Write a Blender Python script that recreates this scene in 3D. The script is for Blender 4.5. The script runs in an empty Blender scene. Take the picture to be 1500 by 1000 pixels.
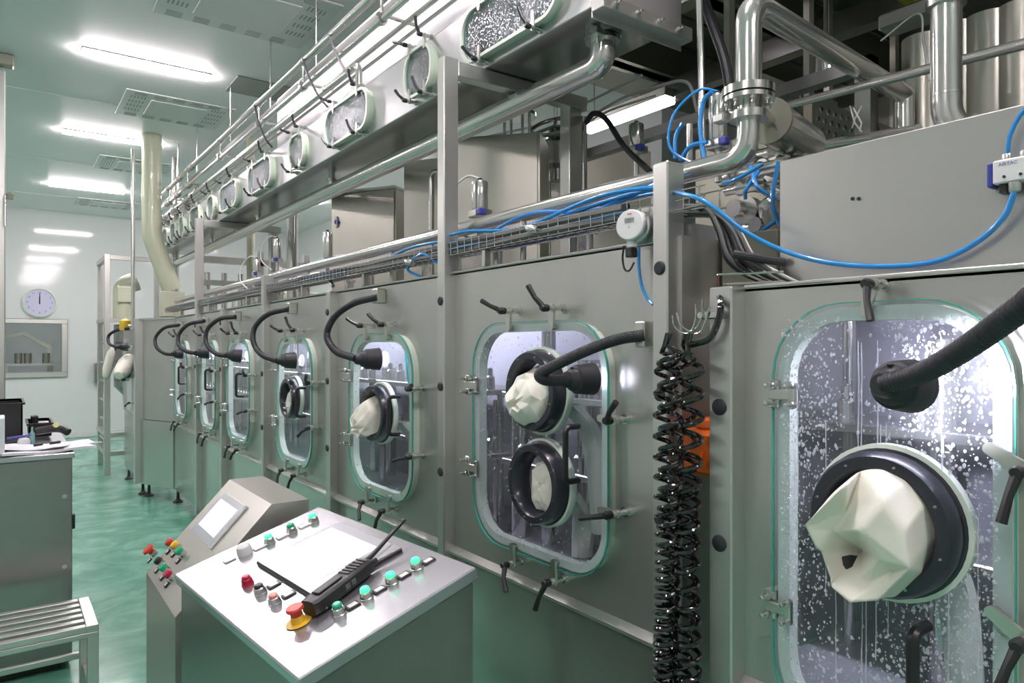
import bpy, bmesh, math, random
from mathutils import Vector, Matrix, noise
rnd = random.Random(7)
SC = bpy.context.scene
COL = SC.collection
PI = math.pi
V = Vector
R = math.radians

# ------------------------------------------------------------------ camera, world, exposure
CAM = V((-1.5, 0, 1.72)); YAW = R(36.2); FPX = 1020.0
cd = bpy.data.cameras.new('camera'); cam = bpy.data.objects.new('camera', cd); COL.objects.link(cam)
cam.location = CAM; cam.rotation_euler = (PI/2, 0, -YAW)
cd.sensor_width = 36; cd.lens = FPX/1500*36; cd.shift_y = 5/1500; cd.clip_start = .05; cd.clip_end = 100
SC.camera = cam
SC.view_settings.view_transform = 'Standard'; SC.view_settings.look = 'None'
SC.view_settings.exposure = 0.0; SC.view_settings.gamma = 1; SC.view_settings.use_curve_mapping = False
w = bpy.data.worlds.new('world'); SC.world = w; w.use_nodes = True
w.node_tree.nodes['Background'].inputs[0].default_value = (.8, .88, .9, 1)
w.node_tree.nodes['Background'].inputs[1].default_value = .3
SC.cycles.max_bounces = 10; SC.cycles.transparent_max_bounces = 24
SC.cycles.sample_clamp_indirect = 4; SC.cycles.caustics_reflective = False; SC.cycles.caustics_refractive = False
CEIL_STRENGTH = 128.0

# pixel of the photograph (1500x1000) -> point on a world plane
CR = V((math.cos(YAW), -math.sin(YAW), 0)); CF = V((math.sin(YAW), math.cos(YAW), 0)); CU = V((0, 0, 1))
def ray(u, v): return CF + CR*((u-750)/FPX) + CU*((505-v)/FPX)
def at(u, v, X=None, Y=None, Z=None):
    d = ray(u, v)
    if X is not None: k = (X-CAM.x)/d.x
    elif Y is not None: k = (Y-CAM.y)/d.y
    else: k = (Z-CAM.z)/d.z
    return CAM + d*k

# ------------------------------------------------------------------ materials
def newmat(name):
    m = bpy.data.materials.new(name); m.use_nodes = True
    return m, m.node_tree, m.node_tree.nodes['Principled BSDF']
def N(nt, t, **kw):
    n = nt.nodes.new(t)
    for k, v in kw.items():
        if k.startswith('i_'): n.inputs[k[2:].replace('_', ' ')].default_value = v
        else: setattr(n, k, v)
    return n
def plain(name, col, rough=.5, metal=0, coat=0, bump=0, bscale=60, vary=0, vscale=8, emit=None, es=0, sub=0):
    m, nt, b = newmat(name)
    b.inputs['Base Color'].default_value = (*col, 1); b.inputs['Roughness'].default_value = rough
    b.inputs['Metallic'].default_value = metal; b.inputs['Coat Weight'].default_value = coat
    if sub:
        b.inputs['Subsurface Weight'].default_value = sub; b.inputs['Subsurface Scale'].default_value = .01
    if emit: b.inputs['Emission Color'].default_value = (*emit, 1); b.inputs['Emission Strength'].default_value = es
    tc = N(nt, 'ShaderNodeTexCoord')
    if vary:
        nz = N(nt, 'ShaderNodeTexNoise', i_Scale=vscale, i_Detail=4.0); nt.links.new(tc.outputs['Object'], nz.inputs['Vector'])
        mx = N(nt, 'ShaderNodeMix', data_type='RGBA'); mx.inputs[6].default_value = (*[c*(1-vary) for c in col], 1)
        mx.inputs[7].default_value = (*[min(1, c*(1+vary)) for c in col], 1)
        nt.links.new(nz.outputs['Fac'], mx.inputs[0]); nt.links.new(mx.outputs[2], b.inputs['Base Color'])
    if bump:
        nz = N(nt, 'ShaderNodeTexNoise', i_Scale=bscale, i_Detail=3.0); nt.links.new(tc.outputs['Object'], nz.inputs['Vector'])
        bp = N(nt, 'ShaderNodeBump', i_Strength=bump, i_Distance=.002); nt.links.new(nz.outputs['Fac'], bp.inputs['Height'])
        nt.links.new(bp.outputs['Normal'], b.inputs['Normal'])
    return m
def steel(name, col=(.58, .575, .55), r0=.22, r1=.42, stretch=(60, 60, 1.2), metal=.85, blotch=.07):
    """brushed stainless: streaky roughness, faint cloudy colour"""
    m, nt, b = newmat(name); b.inputs['Metallic'].default_value = metal
    tc = N(nt, 'ShaderNodeTexCoord'); mp = N(nt, 'ShaderNodeMapping'); mp.inputs['Scale'].default_value = stretch
    nt.links.new(tc.outputs['Object'], mp.inputs['Vector'])
    s = N(nt, 'ShaderNodeTexNoise', i_Scale=3.0, i_Detail=5.0); nt.links.new(mp.outputs[0], s.inputs['Vector'])
    c = N(nt, 'ShaderNodeTexNoise', i_Scale=3.5, i_Detail=4.0, i_Distortion=.6); nt.links.new(tc.outputs['Object'], c.inputs['Vector'])
    sm_ = N(nt, 'ShaderNodeMath', operation='MULTIPLY_ADD'); sm_.inputs[1].default_value = .35; sm_.inputs[2].default_value = .325; nt.links.new(s.outputs['Fac'], sm_.inputs[0])
    ad = N(nt, 'ShaderNodeMath', operation='ADD'); nt.links.new(sm_.outputs[0], ad.inputs[0]); nt.links.new(c.outputs['Fac'], ad.inputs[1])
    mr = N(nt, 'ShaderNodeMapRange'); mr.inputs['From Min'].default_value = .6; mr.inputs['From Max'].default_value = 1.4
    mr.inputs['To Min'].default_value = r0; mr.inputs['To Max'].default_value = r1
    nt.links.new(ad.outputs[0], mr.inputs['Value']); nt.links.new(mr.outputs[0], b.inputs['Roughness'])
    mx = N(nt, 'ShaderNodeMix', data_type='RGBA'); mx.inputs[6].default_value = (*[x*(1-blotch) for x in col], 1); mx.inputs[7].default_value = (*[min(1, x*(1+blotch)) for x in col], 1)
    nt.links.new(c.outputs['Fac'], mx.inputs[0]); nt.links.new(mx.outputs[2], b.inputs['Base Color'])
    return m
def glassmat(name, tint=(.9, .97, .95), drops=0, rough=.02, milk=0, dscale=140):
    m, nt, b = newmat(name); nt.nodes.remove(b)
    out = nt.nodes['Material Output']
    tr = N(nt, 'ShaderNodeBsdfTransparent'); tr.inputs[0].default_value = (*tint, 1)
    gl = N(nt, 'ShaderNodeBsdfGlossy'); gl.inputs['Roughness'].default_value = rough; gl.inputs[0].default_value = (1, 1, 1, 1)
    fr = N(nt, 'ShaderNodeFresnel', i_IOR=1.45); mx = N(nt, 'ShaderNodeMixShader')
    # the back faces do not reflect (the ray is not bent inside the pane, so no total reflection there)
    ge = N(nt, 'ShaderNodeNewGeometry'); inv = N(nt, 'ShaderNodeMath', operation='SUBTRACT'); inv.inputs[0].default_value = 1
    nt.links.new(ge.outputs['Backfacing'], inv.inputs[1]); mu = N(nt, 'ShaderNodeMath', operation='MULTIPLY')
    nt.links.new(fr.outputs[0], mu.inputs[0]); nt.links.new(inv.outputs[0], mu.inputs[1])
    nt.links.new(mu.outputs[0], mx.inputs[0]); nt.links.new(tr.outputs[0], mx.inputs[1]); nt.links.new(gl.outputs[0], mx.inputs[2])
    last = mx
    tc = N(nt, 'ShaderNodeTexCoord')
    if drops:
        vo = N(nt, 'ShaderNodeTexVoronoi', i_Scale=dscale); mp = N(nt, 'ShaderNodeMapping'); mp.inputs['Scale'].default_value = (1, 1, .7)
        nt.links.new(tc.outputs['Object'], mp.inputs[0]); nt.links.new(mp.outputs[0], vo.inputs['Vector'])
        bp = N(nt, 'ShaderNodeBump', i_Strength=drops, i_Distance=.004); nt.links.new(vo.outputs['Distance'], bp.inputs['Height'])
        nt.links.new(bp.outputs['Normal'], gl.inputs['Normal']); nt.links.new(bp.outputs['Normal'], fr.inputs['Normal'])
    if milk:
        df = N(nt, 'ShaderNodeBsdfDiffuse'); df.inputs[0].default_value = (.8, .85, .86, 1); m2 = N(nt, 'ShaderNodeMixShader')
        nz = N(nt, 'ShaderNodeTexNoise', i_Scale=5.0, i_Detail=5.0); mr = N(nt, 'ShaderNodeMapRange'); mr.inputs['To Max'].default_value = milk*1.6
        mr.inputs['From Min'].default_value = .3; mr.inputs['From Max'].default_value = .75
        nt.links.new(tc.outputs['Object'], nz.inputs['Vector']); nt.links.new(nz.outputs['Fac'], mr.inputs[0]); nt.links.new(mr.outputs[0], m2.inputs[0])
        nt.links.new(mx.outputs[0], m2.inputs[1]); nt.links.new(df.outputs[0], m2.inputs[2]); last = m2
    nt.links.new(last.outputs[0], out.inputs['Surface'])
    return m
M = {}
M['panel'] = steel('brushed_panel', (.60, .59, .56), .27, .32, metal=.82)
M['skirt'] = steel('polished_skirt', (.60, .60, .57), .17, .21, blotch=.04)
M['post'] = steel('post_steel', (.66, .65, .62), .30, .34)
M['tube'] = steel('pipe_steel', (.70, .69, .66), .15, .20, (4, 4, 4), blotch=.05)
M['bolt'] = plain('bolt_steel', (.68, .67, .64), .22, 1)
M['castarm'] = plain('clamp_steel', (.66, .65, .6), .32, 1)
M['ductshade'] = plain('duct_inside_shade', (.10, .13, .15), .6, vary=.3)  # dark colour stands in for the shade inside the duct
M['duct'] = steel('duct_steel', (.70, .69, .70), .26, .34, (1.5, 12, 12), metal=.75)
M['box'] = steel('control_box_steel', (.62, .60, .53), .3, .45)
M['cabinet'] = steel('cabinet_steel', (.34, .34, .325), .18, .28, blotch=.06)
M['console'] = steel('console_steel', (.57, .57, .60), .26, .28, (1.2, 6, 6), blotch=.03)
M['console2'] = steel('matt_console_steel', (.60, .585, .53), .26, .42, (1.2, 50, 50))
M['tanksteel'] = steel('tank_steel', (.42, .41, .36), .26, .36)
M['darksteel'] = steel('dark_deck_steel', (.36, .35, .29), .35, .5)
M['gasket'] = plain('mint_gasket', (.76, .84, .73), .38, coat=.2)
M['ductgasket'] = plain('aqua_gasket', (.66, .84, .62), .3, coat=.3)  # the gasket's own pale yellowish green, no emission
M['yellowtape'] = plain('yellow_seal', (.80, .78, .28), .4)
M['glass'] = glassmat('clear_glass', (.92, .95, .95), milk=.02)
M['wetglass'] = glassmat('wet_glass', (.93, .94, .97), drops=.12, milk=.03)
M['frostglass'] = glassmat('frosted_duct_glass', (.42, .56, .58), drops=1, rough=.12, milk=.16, dscale=90)
M['paneglass'] = glassmat('window_glass', (.93, .97, .96))
M['edge'] = plain('green_glass_edge', (.06, .42, .32), .15, coat=.5)
m, nt, b = newmat('water'); b.inputs['Base Color'].default_value = (.9, .9, 1, 1); b.inputs['Roughness'].default_value = .05
tr = N(nt, 'ShaderNodeBsdfTransparent'); ms = N(nt, 'ShaderNodeMixShader'); ms.inputs[0].default_value = .42
nt.links.new(tr.outputs[0], ms.inputs[1]); nt.links.new(b.outputs[0], ms.inputs[2]); nt.links.new(ms.outputs[0], nt.nodes['Material Output'].inputs['Surface']); b.inputs['Specular IOR Level'].default_value = 1; M['water'] = m
M['rubber'] = plain('black_rubber', (.02, .021, .026), .5, bump=.1)
M['ring'] = plain('slate_black_ring', (.022, .024, .034), .3, coat=.2)
M['black'] = plain('black_plastic', (.016, .016, .017), .38)
M['gloss'] = plain('glossy_black_hose', (.008, .008, .009), .12, coat=.6)
M['cloth'] = plain('cream_glove_cloth', (.85, .83, .73), .65, bump=.5, bscale=22, vary=.03)
M['sleeve'] = plain('wet_sleeve', (.62, .68, .58), .45)
M['cream'] = plain('cream_pvc', (.60, .62, .46), .32, coat=.25, vary=.04, vscale=3)
M['blue'] = plain('blue_hose', (.03, .30, .75), .22, coat=.5)
M['bluecap'] = plain('blue_plastic', (.05, .06, .33), .4)
M['aqua'] = plain('aqua_tube', (.05, .55, .65), .3)
M['dullaqua'] = plain('dull_aqua', (.16, .32, .33), .4)
M['whiteplastic'] = plain('white_plastic', (.80, .80, .80), .35)
M['whitecable'] = plain('white_cable', (.72, .72, .68), .4)
M['greycable'] = plain('grey_cable', (.12, .12, .12), .45)
M['purple'] = plain('purple_cable', (.16, .10, .30), .45)
M['orange'] = plain('orange_plastic', (.85, .17, .02), .4)
M['red'] = plain('red_plastic', (.62, .05, .03), .35)
M['crimson'] = plain('crimson_plastic', (.45, .01, .05), .3)
M['pink'] = plain('salmon_cap', (.85, .32, .28), .35)
M['yellow'] = plain('yellow_plastic', (.80, .50, .04), .35)
M['green'] = plain('green_cap', (.02, .42, .22), .3)
M['greenlit'] = plain('lit_green_cap', (.1, .8, .5), .3, emit=(.08, .9, .42), es=.9)
M['lcd'] = plain('grey_lcd', (.33, .35, .33), .3)
M['lavender'] = plain('clock_face', (.66, .62, .82), .45)
M['screen'] = plain('lit_touch_screen', (.8, .8, .9), .2, emit=(.84, .86, 1), es=.42)
M['foil'] = plain('clear_protective_film', (.62, .63, .66), .22, metal=.4, bump=.6, bscale=14)
M['paper'] = plain('paper', (.82, .83, .86), .7)
M['ink'] = plain('ink', (.03, .03, .04), .6)
M['text'] = plain('blue_print', (.08, .10, .35), .6)
M['redprint'] = plain('red_print', (.7, .08, .08), .6)
M['lamp'] = plain('lamp_tube', (1, 1, 1), .5, emit=(1, .885, .925), es=CEIL_STRENGTH)
M['reartube'] = plain('rear_tube', (1, 1, 1), .5, emit=(1, 1, 1), es=14)
M['windowfill'] = plain('small_room_fill', (1, 1, 1), .5, emit=(1, 1, 1), es=14)  # fill emission for the room behind the window
M['lens'] = plain('lamp_lens', (1, 1, 1), .4, emit=(.86, .84, 1), es=4)
M['wallwhite'] = plain('glossy_white_wall', (.78, .79, .79), .07, vary=.02, vscale=1.5)
M['soffit'] = plain('bright_white_soffit', (.90, .90, .91), .4)
M['greywall'] = plain('grey_partition', (.58, .59, .58), .3)
M['ceil'] = plain('satin_white_ceiling', (.86, .86, .86), .42, vary=.02, vscale=.8)
M['ventpanel'] = plain('vent_white', (.72, .74, .72), .4)
M['slot'] = plain('vent_slot', (.36, .37, .36), .6)
M['hatch'] = plain('grey_hatch', (.33, .34, .32), .5)
M['feet'] = plain('dark_foot', (.03, .03, .03), .5)
M['dark'] = plain('dark_recess', (.02, .021, .02), .6)
M['inner'] = steel('inner_chamber_steel', (.62, .62, .68), .35, .45, metal=.25)
M['deckyellow'] = plain('yellow_paint', (.55, .40, .05), .5)
# floor: mottled green epoxy
m, nt, b = newmat('green_epoxy_floor')
tc = N(nt, 'ShaderNodeTexCoord'); nz = N(nt, 'ShaderNodeTexNoise', i_Scale=2.2, i_Detail=9.0, i_Distortion=1.6, i_Roughness=.62); nt.links.new(tc.outputs['Object'], nz.inputs['Vector'])
cr = N(nt, 'ShaderNodeValToRGB'); e = cr.color_ramp.elements
e[0].position = .3; e[0].color = (.08, .27, .185, 1); e[1].position = .72; e[1].color = (.33, .62, .48, 1)
x = e.new(.5); x.color = (.14, .41, .29, 1)
nt.links.new(nz.outputs['Fac'], cr.inputs[0]); nt.links.new(cr.outputs[0], b.inputs['Base Color'])
nz2 = N(nt, 'ShaderNodeTexNoise', i_Scale=3.0, i_Detail=5.0); nt.links.new(tc.outputs['Object'], nz2.inputs['Vector'])
mr = N(nt, 'ShaderNodeMapRange'); mr.inputs['To Min'].default_value = .08; mr.inputs['To Max'].default_value = .32; nt.links.new(nz2.outputs['Fac'], mr.inputs[0]); nt.links.new(mr.outputs[0], b.inputs['Roughness'])
bp = N(nt, 'ShaderNodeBump', i_Strength=.12, i_Distance=.004); nt.links.new(nz.outputs['Fac'], bp.inputs['Height']); nt.links.new(bp.outputs['Normal'], b.inputs['Normal'])
M['floor'] = m
# perforated tread plate for the service deck
# ------------------------------------------------------------------ geometry collector
class G:
    def __init__(s): s.v = []; s.f = []; s.M = Matrix()
    def add(s, vs, fs):
        n = len(s.v); s.v += [s.M @ V(p) for p in vs]; s.f += [tuple(i+n for i in f) for f in fs]; return s
    def box(s, a, b, bev=.0):
        x0, x1 = sorted((a[0], b[0])); y0, y1 = sorted((a[1], b[1])); z0, z1 = sorted((a[2], b[2]))
        t = min(bev, (x1-x0)*.45, (y1-y0)*.45, (z1-z0)*.45)
        if t <= 0:
            vs = [(x, y, z) for x in (x0, x1) for y in (y0, y1) for z in (z0, z1)]
            return s.add(vs, [(0, 1, 3, 2), (4, 6, 7, 5), (0, 4, 5, 1), (2, 3, 7, 6), (0, 2, 6, 4), (1, 5, 7, 3)])
        vs = []; idx = {}
        for i, (x, sx) in enumerate(((x0, 1), (x1, -1))):
            for j, (y, sy) in enumerate(((y0, 1), (y1, -1))):
                for k, (z, sz) in enumerate(((z0, 1), (z1, -1))):
                    idx[i, j, k] = len(vs)
                    vs += [(x, y+sy*t, z+sz*t), (x+sx*t, y, z+sz*t), (x+sx*t, y+sy*t, z)]
        I = lambda i, j, k, a: idx[i, j, k]+a
        fs = []
        for i in (0, 1): fs.append((I(i,0,0,0), I(i,1,0,0), I(i,1,1,0), I(i,0,1,0)))
        for j in (0, 1): fs.append((I(0,j,0,1), I(1,j,0,1), I(1,j,1,1), I(0,j,1,1)))
        for k in (0, 1): fs.append((I(0,0,k,2), I(1,0,k,2), I(1,1,k,2), I(0,1,k,2)))
        for i in (0, 1):
            for j in (0, 1): fs.append((I(i,j,0,0), I(i,j,0,1), I(i,j,1,1), I(i,j,1,0)))
        for i in (0, 1):
            for k in (0, 1): fs.append((I(i,0,k,0), I(i,0,k,2), I(i,1,k,2), I(i,1,k,0)))
        for j in (0, 1):
            for k in (0, 1): fs.append((I(0,j,k,1), I(0,j,k,2), I(1,j,k,2), I(1,j,k,1)))
        for q in idx.values(): fs.append((q, q+1, q+2))
        return s.add(vs, fs)
    def lathe(s, p, d, prof, n=20):
        """prof: (distance along d, radius)"""
        d = V(d).normalized(); a = d.orthogonal().normalized(); c = d.cross(a); p = V(p)
        vs = []; fs = []; rows = []
        for t, r in prof:
            if r < 1e-6: rows.append([len(vs)]); vs.append(p+d*t)
            else:
                rows.append(list(range(len(vs), len(vs)+n)))
                vs += [p+d*t+(a*math.cos(2*PI*i/n)+c*math.sin(2*PI*i/n))*r for i in range(n)]
        for A, B in zip(rows, rows[1:]):
            if len(A) == 1 and len(B) == 1: continue
            for i in range(n):
                j = (i+1) % n
                if len(A) == 1: fs.append((A[0], B[i], B[j]))
                elif len(B) == 1: fs.append((A[i], A[j], B[0]))
                else: fs.append((A[i], A[j], B[j], B[i]))
        return s.add(vs, fs)
    def cyl(s, p, q, r, n=16, r2=None):
        p = V(p); q = V(q); L = (q-p).length; r2 = r if r2 is None else r2
        return s.lathe(p, q-p, [(0, 0), (0, r), (L, r2), (L, 0)], n)
    def tube(s, pts, r, n=10, closed=False, caps=True, flat=None):
        pts = [V(p) for p in pts]; m = len(pts); vs = []; fs = []; prev = None
        for i, p in enumerate(pts):
            if closed: t = pts[(i+1) % m]-pts[i-1]
            else: t = pts[min(i+1, m-1)]-pts[max(i-1, 0)]
            t = t.normalized() if t.length > 1e-9 else V((0, 0, 1))
            if prev is None: a = t.orthogonal().normalized()
            else:
                a = prev - t*prev.dot(t); a = a.normalized() if a.length > 1e-6 else t.orthogonal().normalized()
            prev = a; c = t.cross(a); rr = r[i] if isinstance(r, (list, tuple)) else r
            vs += [p+(a*math.cos(2*PI*k/n)+c*math.sin(2*PI*k/n))*rr for k in range(n)]
        for i in range(m if closed else m-1):
            j = (i+1) % m
            for k in range(n):
                l = (k+1) % n; fs.append((i*n+k, i*n+l, j*n+l, j*n+k))
        if caps and not closed: fs.append(tuple(range(n))); fs.append(tuple(range((m-1)*n, m*n)))
        return s.add(vs, fs)
    def prism(s, loop, x0, x1):
        """loop of (y,z) extruded along x"""
        n = len(loop); vs = [(x0, y, z) for y, z in loop]+[(x1, y, z) for y, z in loop]
        return s.add(vs, [tuple(range(n)), tuple(range(n, 2*n))]+[(i, (i+1) % n, n+(i+1) % n, n+i) for i in range(n)])
    def ringprism(s, A, B, x0, x1):
        n = len(A); vs = [(x, y, z) for x in (x0, x1) for L in (A, B) for y, z in L]; fs = []
        for i in range(n):
            j = (i+1) % n
            fs += [(i, j, n+j, n+i), (2*n+i, 2*n+j, 3*n+j, 3*n+i), (i, j, 2*n+j, 2*n+i), (n+i, n+j, 3*n+j, 3*n+i)]
        return s.add(vs, fs)
    def hexa(s, p8):
        """eight corners: 4 bottom then 4 top, same order"""
        return s.add(p8, [(0, 1, 2, 3), (4, 5, 6, 7), (0, 1, 5, 4), (1, 2, 6, 5), (2, 3, 7, 6), (3, 0, 4, 7)])
    def mesh(s, name, W=None):
        me = bpy.data.meshes.new(name); vs = s.v
        if W is not None:
            Wi = W.inverted(); vs = [Wi @ p for p in vs]
        me.from_pydata([tuple(p) for p in vs], [], s.f)
        bm = bmesh.new(); bm.from_mesh(me); bmesh.ops.recalc_face_normals(bm, faces=bm.faces); bm.to_mesh(me); bm.free()
        me.shade_smooth(); me.set_sharp_from_angle(angle=R(34))
        return me
def rr(yc, zc, w, h, r, n=7):
    """rounded rectangle loop in (y,z)"""
    out = []
    for cx, cz, a0 in ((w/2-r, h/2-r, 0), (-w/2+r, h/2-r, 90), (-w/2+r, -h/2+r, 180), (w/2-r, -h/2+r, 270)):
        for k in range(n+1):
            a = R(a0+90*k/n); out.append((yc+cx+r*math.cos(a), zc+cz+r*math.sin(a)))
    return out
def spline(pts, k=8):
    pts = [V(p) for p in pts]; P = [pts[0]*2-pts[1]]+pts+[pts[-1]*2-pts[-2]]; out = []
    for i in range(1, len(P)-2):
        a, b, c, d = P[i-1:i+3]
        for j in range(k):
            t = j/k; out.append(.5*((2*b)+(c-a)*t+(2*a-5*b+4*c-d)*t*t+(3*b-a-3*c+d)*t**3))
    return out+[pts[-1]]
def fillet(pts, rad, k=7):
    pts = [V(p) for p in pts]; out = [pts[0]]
    for a, b, c in zip(pts, pts[1:], pts[2:]):
        u = (a-b); v = (c-b); r = min(rad, u.length*.49, v.length*.49); p = b+u.normalized()*r; q = b+v.normalized()*r
        for j in range(k+1):
            t = j/k; out.append(p*(1-t)**2+b*2*t*(1-t)+q*t*t)
    return out+[pts[-1]]

# ------------------------------------------------------------------ objects
WM = {}
def setp(o, label=None, cat=None, group=None, kind=None):
    if label: o['label'] = label
    if cat: o['category'] = cat
    if group: o['group'] = group
    if kind: o['kind'] = kind
    return o
def thing(name, label, cat, loc=(0, 0, 0), group=None, Mw=None):
    o = bpy.data.objects.new(name, None); COL.objects.link(o); o.empty_display_size = .1
    Wm = Mw if Mw is not None else Matrix.Translation(V(loc)); o.matrix_world = Wm; WM[o.name] = Wm.copy()
    return setp(o, label, cat, group)
def part(name, g, mat, parent=None, Mw=None, label=None, kind=None, local=False):
    """g: G in world coordinates, or a shared Mesh placed with the world matrix Mw"""
    if isinstance(g, G):
        Wm = WM[parent.name] if parent else Matrix()
        me = g.mesh(name, None if (parent is None or local) else Wm)
    else: me = g; Wm = Mw if Mw is not None else (WM[parent.name] if parent else Matrix())
    if not me.materials: me.materials.append(M[mat] if isinstance(mat, str) else mat)
    o = bpy.data.objects.new(name, me); COL.objects.link(o)
    if parent:
        o.parent = parent; o.matrix_local = WM[parent.name].inverted() @ Wm
    else: o.matrix_world = Wm
    WM[o.name] = Wm.copy()
    return setp(o, label, kind=kind)
def solo(name, g, mat, label, cat, group=None):
    """single-mesh thing, origin moved to its base"""
    xs = [p.x for p in g.v]; ys = [p.y for p in g.v]; zs = [p.z for p in g.v]
    Wm = Matrix.Translation(((min(xs)+max(xs))/2, (min(ys)+max(ys))/2, min(zs)))
    me = g.mesh(name, Wm); me.materials.append(M[mat]); o = bpy.data.objects.new(name, me); COL.objects.link(o); o.matrix_world = Wm; WM[o.name] = Wm
    return setp(o, label, cat, group)
def struct(name, g, mat, parent=None):
    o = part(name, g, mat, parent)
    if not parent: o['kind'] = 'structure'
    return o
_c = {}
def cached(key, fn, mat):
    if key not in _c:
        g = G(); fn(g); me = g.mesh(key); me.materials.append(M[mat]); _c[key] = me
    return _c[key]
def frame(o, x, y, z): return Matrix.Translation(V(o)) @ Matrix([[x[i], y[i], z[i]] for i in range(3)]).to_4x4()
def textmesh(s, size, mat, align='CENTER'):
    cu = bpy.data.curves.new('t', 'FONT'); cu.body = s; cu.size = size; cu.align_x = align; cu.align_y = 'CENTER'; cu.extrude = size*.01; cu.resolution_u = 2
    o = bpy.data.objects.new('t', cu); COL.objects.link(o); bpy.context.view_layer.update()
    me = bpy.data.meshes.new_from_object(o); bpy.data.objects.remove(o); me.materials.clear(); me.materials.append(M[mat]); return me

# ================================================================== SETTING
CZ = 4.16
struct('floor', G().box((-5, -4, -.1), (6.5, 15.2, 0)), 'floor')
ceil_o = struct('ceiling', G().box((-5, -4, CZ), (6.5, 15.4, CZ+.1)), 'ceil')
struct('wall_left', G().box((-5.1, -4, 0), (-5, 15.2, CZ)), 'greywall')
struct('wall_right', G().box((3.67, 4.6, 0), (3.8, 15.2, CZ)), 'wallwhite')
struct('wall_right', G().box((6.5, -4, 0), (6.6, 4.7, CZ)), 'wallwhite')
struct('wall_right', G().box((3.8, 4.6, 0), (6.5, 4.7, CZ)), 'wallwhite')
struct('wall_near', G().box((-5, -4.1, 0), (6.5, -4, CZ)), 'wallwhite')
# far wall with the observation window hole
wy = 15.2
wx0, wx1, wz0, wz1 = -2.25, -.62, 1.22, 2.11
g = G(); g.box((-5, wy, 0), (wx0, wy+.15, CZ)); g.box((wx1, wy, 0), (6.5, wy+.15, CZ)); g.box((wx0, wy, 0), (wx1, wy+.15, wz0)); g.box((wx0, wy, wz1), (wx1, wy+.15, CZ))
struct('wall_far', g, 'wallwhite')
wn = struct('window_1', G().box((wx0, wy+.05, wz0), (wx1, wy+.06, wz1)), 'paneglass')
g = G()
for a, b in (((wx0-.02, wz0-.09), (wx1+.09, wz0+.01)), ((wx0-.02, wz1-.01), (wx1+.09, wz1+.08)), ((wx1-.01, wz0), (wx1+.09, wz1)), ((wx0-.1, wz0-.09), (wx0, wz1+.08))):
    g.box((a[0], wy-.05, a[1]), (b[0], wy+.08, b[1]), .012)
part('window_frame', g, 'post', wn)
# small room seen through the window
for nm_, a_, b_ in (('wall_back', (-3.2, wy+3, 0), (.6, wy+3.1, 3)), ('ceiling', (-3.2, wy+.15, 2.9), (.6, wy+3, 3)), ('wall_left', (-3.3, wy+.15, 0), (-3.2, wy+3, 3)), ('wall_right', (.6, wy+.15, 0), (.7, wy+3, 3)), ('floor', (-3.2, wy+.15, -.05), (.6, wy+3, 0))):
    struct(nm_, G().box(a_, b_), 'wallwhite')
t = thing('ceiling_light', 'added fill light in the small room behind the far window', 'light', (-1.2, wy+1.2, 2.85))  # lamp added to brighten the view through the window
part('light_tube', G().box((-1.8, wy+1.1, 2.84), (-.6, wy+1.3, 2.88)), M['windowfill'], t)
t = thing('steel_table', 'steel work table in the room behind the far observation window', 'table', (-.95, wy+1.4, 0))
part('tabletop', G().box((-1.5, wy+1.1, 1.32), (-.45, wy+1.7, 1.36)), 'post', t)
for x in (-1.45, -.5):
    for y in (wy+1.15, wy+1.65): part('leg', G().box((x, y, 0), (x+.04, y+.04, 1.32)), 'post', t)
for x in (-1.25, -1.1, -.8): solo('steel_pot', G().lathe((x, wy+1.4, 1.36), (0, 0, 1), [(0, 0), (0, .06), (.03, .065), (.2, .065), (.2, 0)]), 'darksteel', 'dark pot on the steel table behind the far window', 'pot', 'pots behind the observation window')
t = thing('steel_gantry', 'grey steel machine frame with sloped arm behind the far window', 'frame', (-1.5, wy+2, 0))
part('upright', G().box((-1.75, wy+2, 0), (-1.5, wy+2.2, 2.6)), 'box', t)
part('arm', G().tube([(-1.55, wy+1.95, 1.85), (-1.15, wy+1.95, 1.95), (-.7, wy+1.95, 1.65)], .05, 4), 'box', t)
part('leg', G().box((-.76, wy+1.9, 0), (-.66, wy+2, 1.65)), 'box', t)
solo('steel_cabinet', G().box((-2.3, wy+1.5, 0), (-1.75, wy+1.9, 1.5), .01), 'box', 'low grey cabinet at left behind the far observation window', 'cabinet')
struct('baseboard_far', G().box((-5, wy-.03, 0), (3.67, wy, .11), .008), 'ventpanel')
struct('trim_1', G().box((-1.62, 7.3, 0), (-1.478, 7.42, 4.05), .01), 'post')
solo('door_closer', G().box((-1.60, 7.2, 4.06), (-1.42, 7.3, 4.16), .01), 'darksteel', 'dark steel bracket at the top of the left-hand jamb by the ceiling', 'bracket')
t = thing('wall_sensor', 'small round sensor on a short stem on the left jamb', 'sensor', (-1.47, 7.3, 2.9))
part('stem', G().cyl((-1.48, 7.25, 2.72), (-1.48, 7.25, 2.98), .012), 'tube', t); part('sensor_head', G().lathe((-1.45, 7.25, 2.95), (0, 0, 1), [(0, 0), (0, .025), (.04, .032), (.06, 0)]), 'darksteel', t)
# white soffit above the conveyor duct
struct('trim_2', G().box((.40, 1.0, 3.2), (.44, 6.0, 3.82)), 'soffit')
# ceiling panel joints
for i, y in enumerate((2.1, 5.4, 8.1, 11, 13.6)):
    struct('trim_%d' % (i+3), G().box((-5, y, CZ-.003), (3.6, y+.012, CZ)), 'ventpanel')

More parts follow.
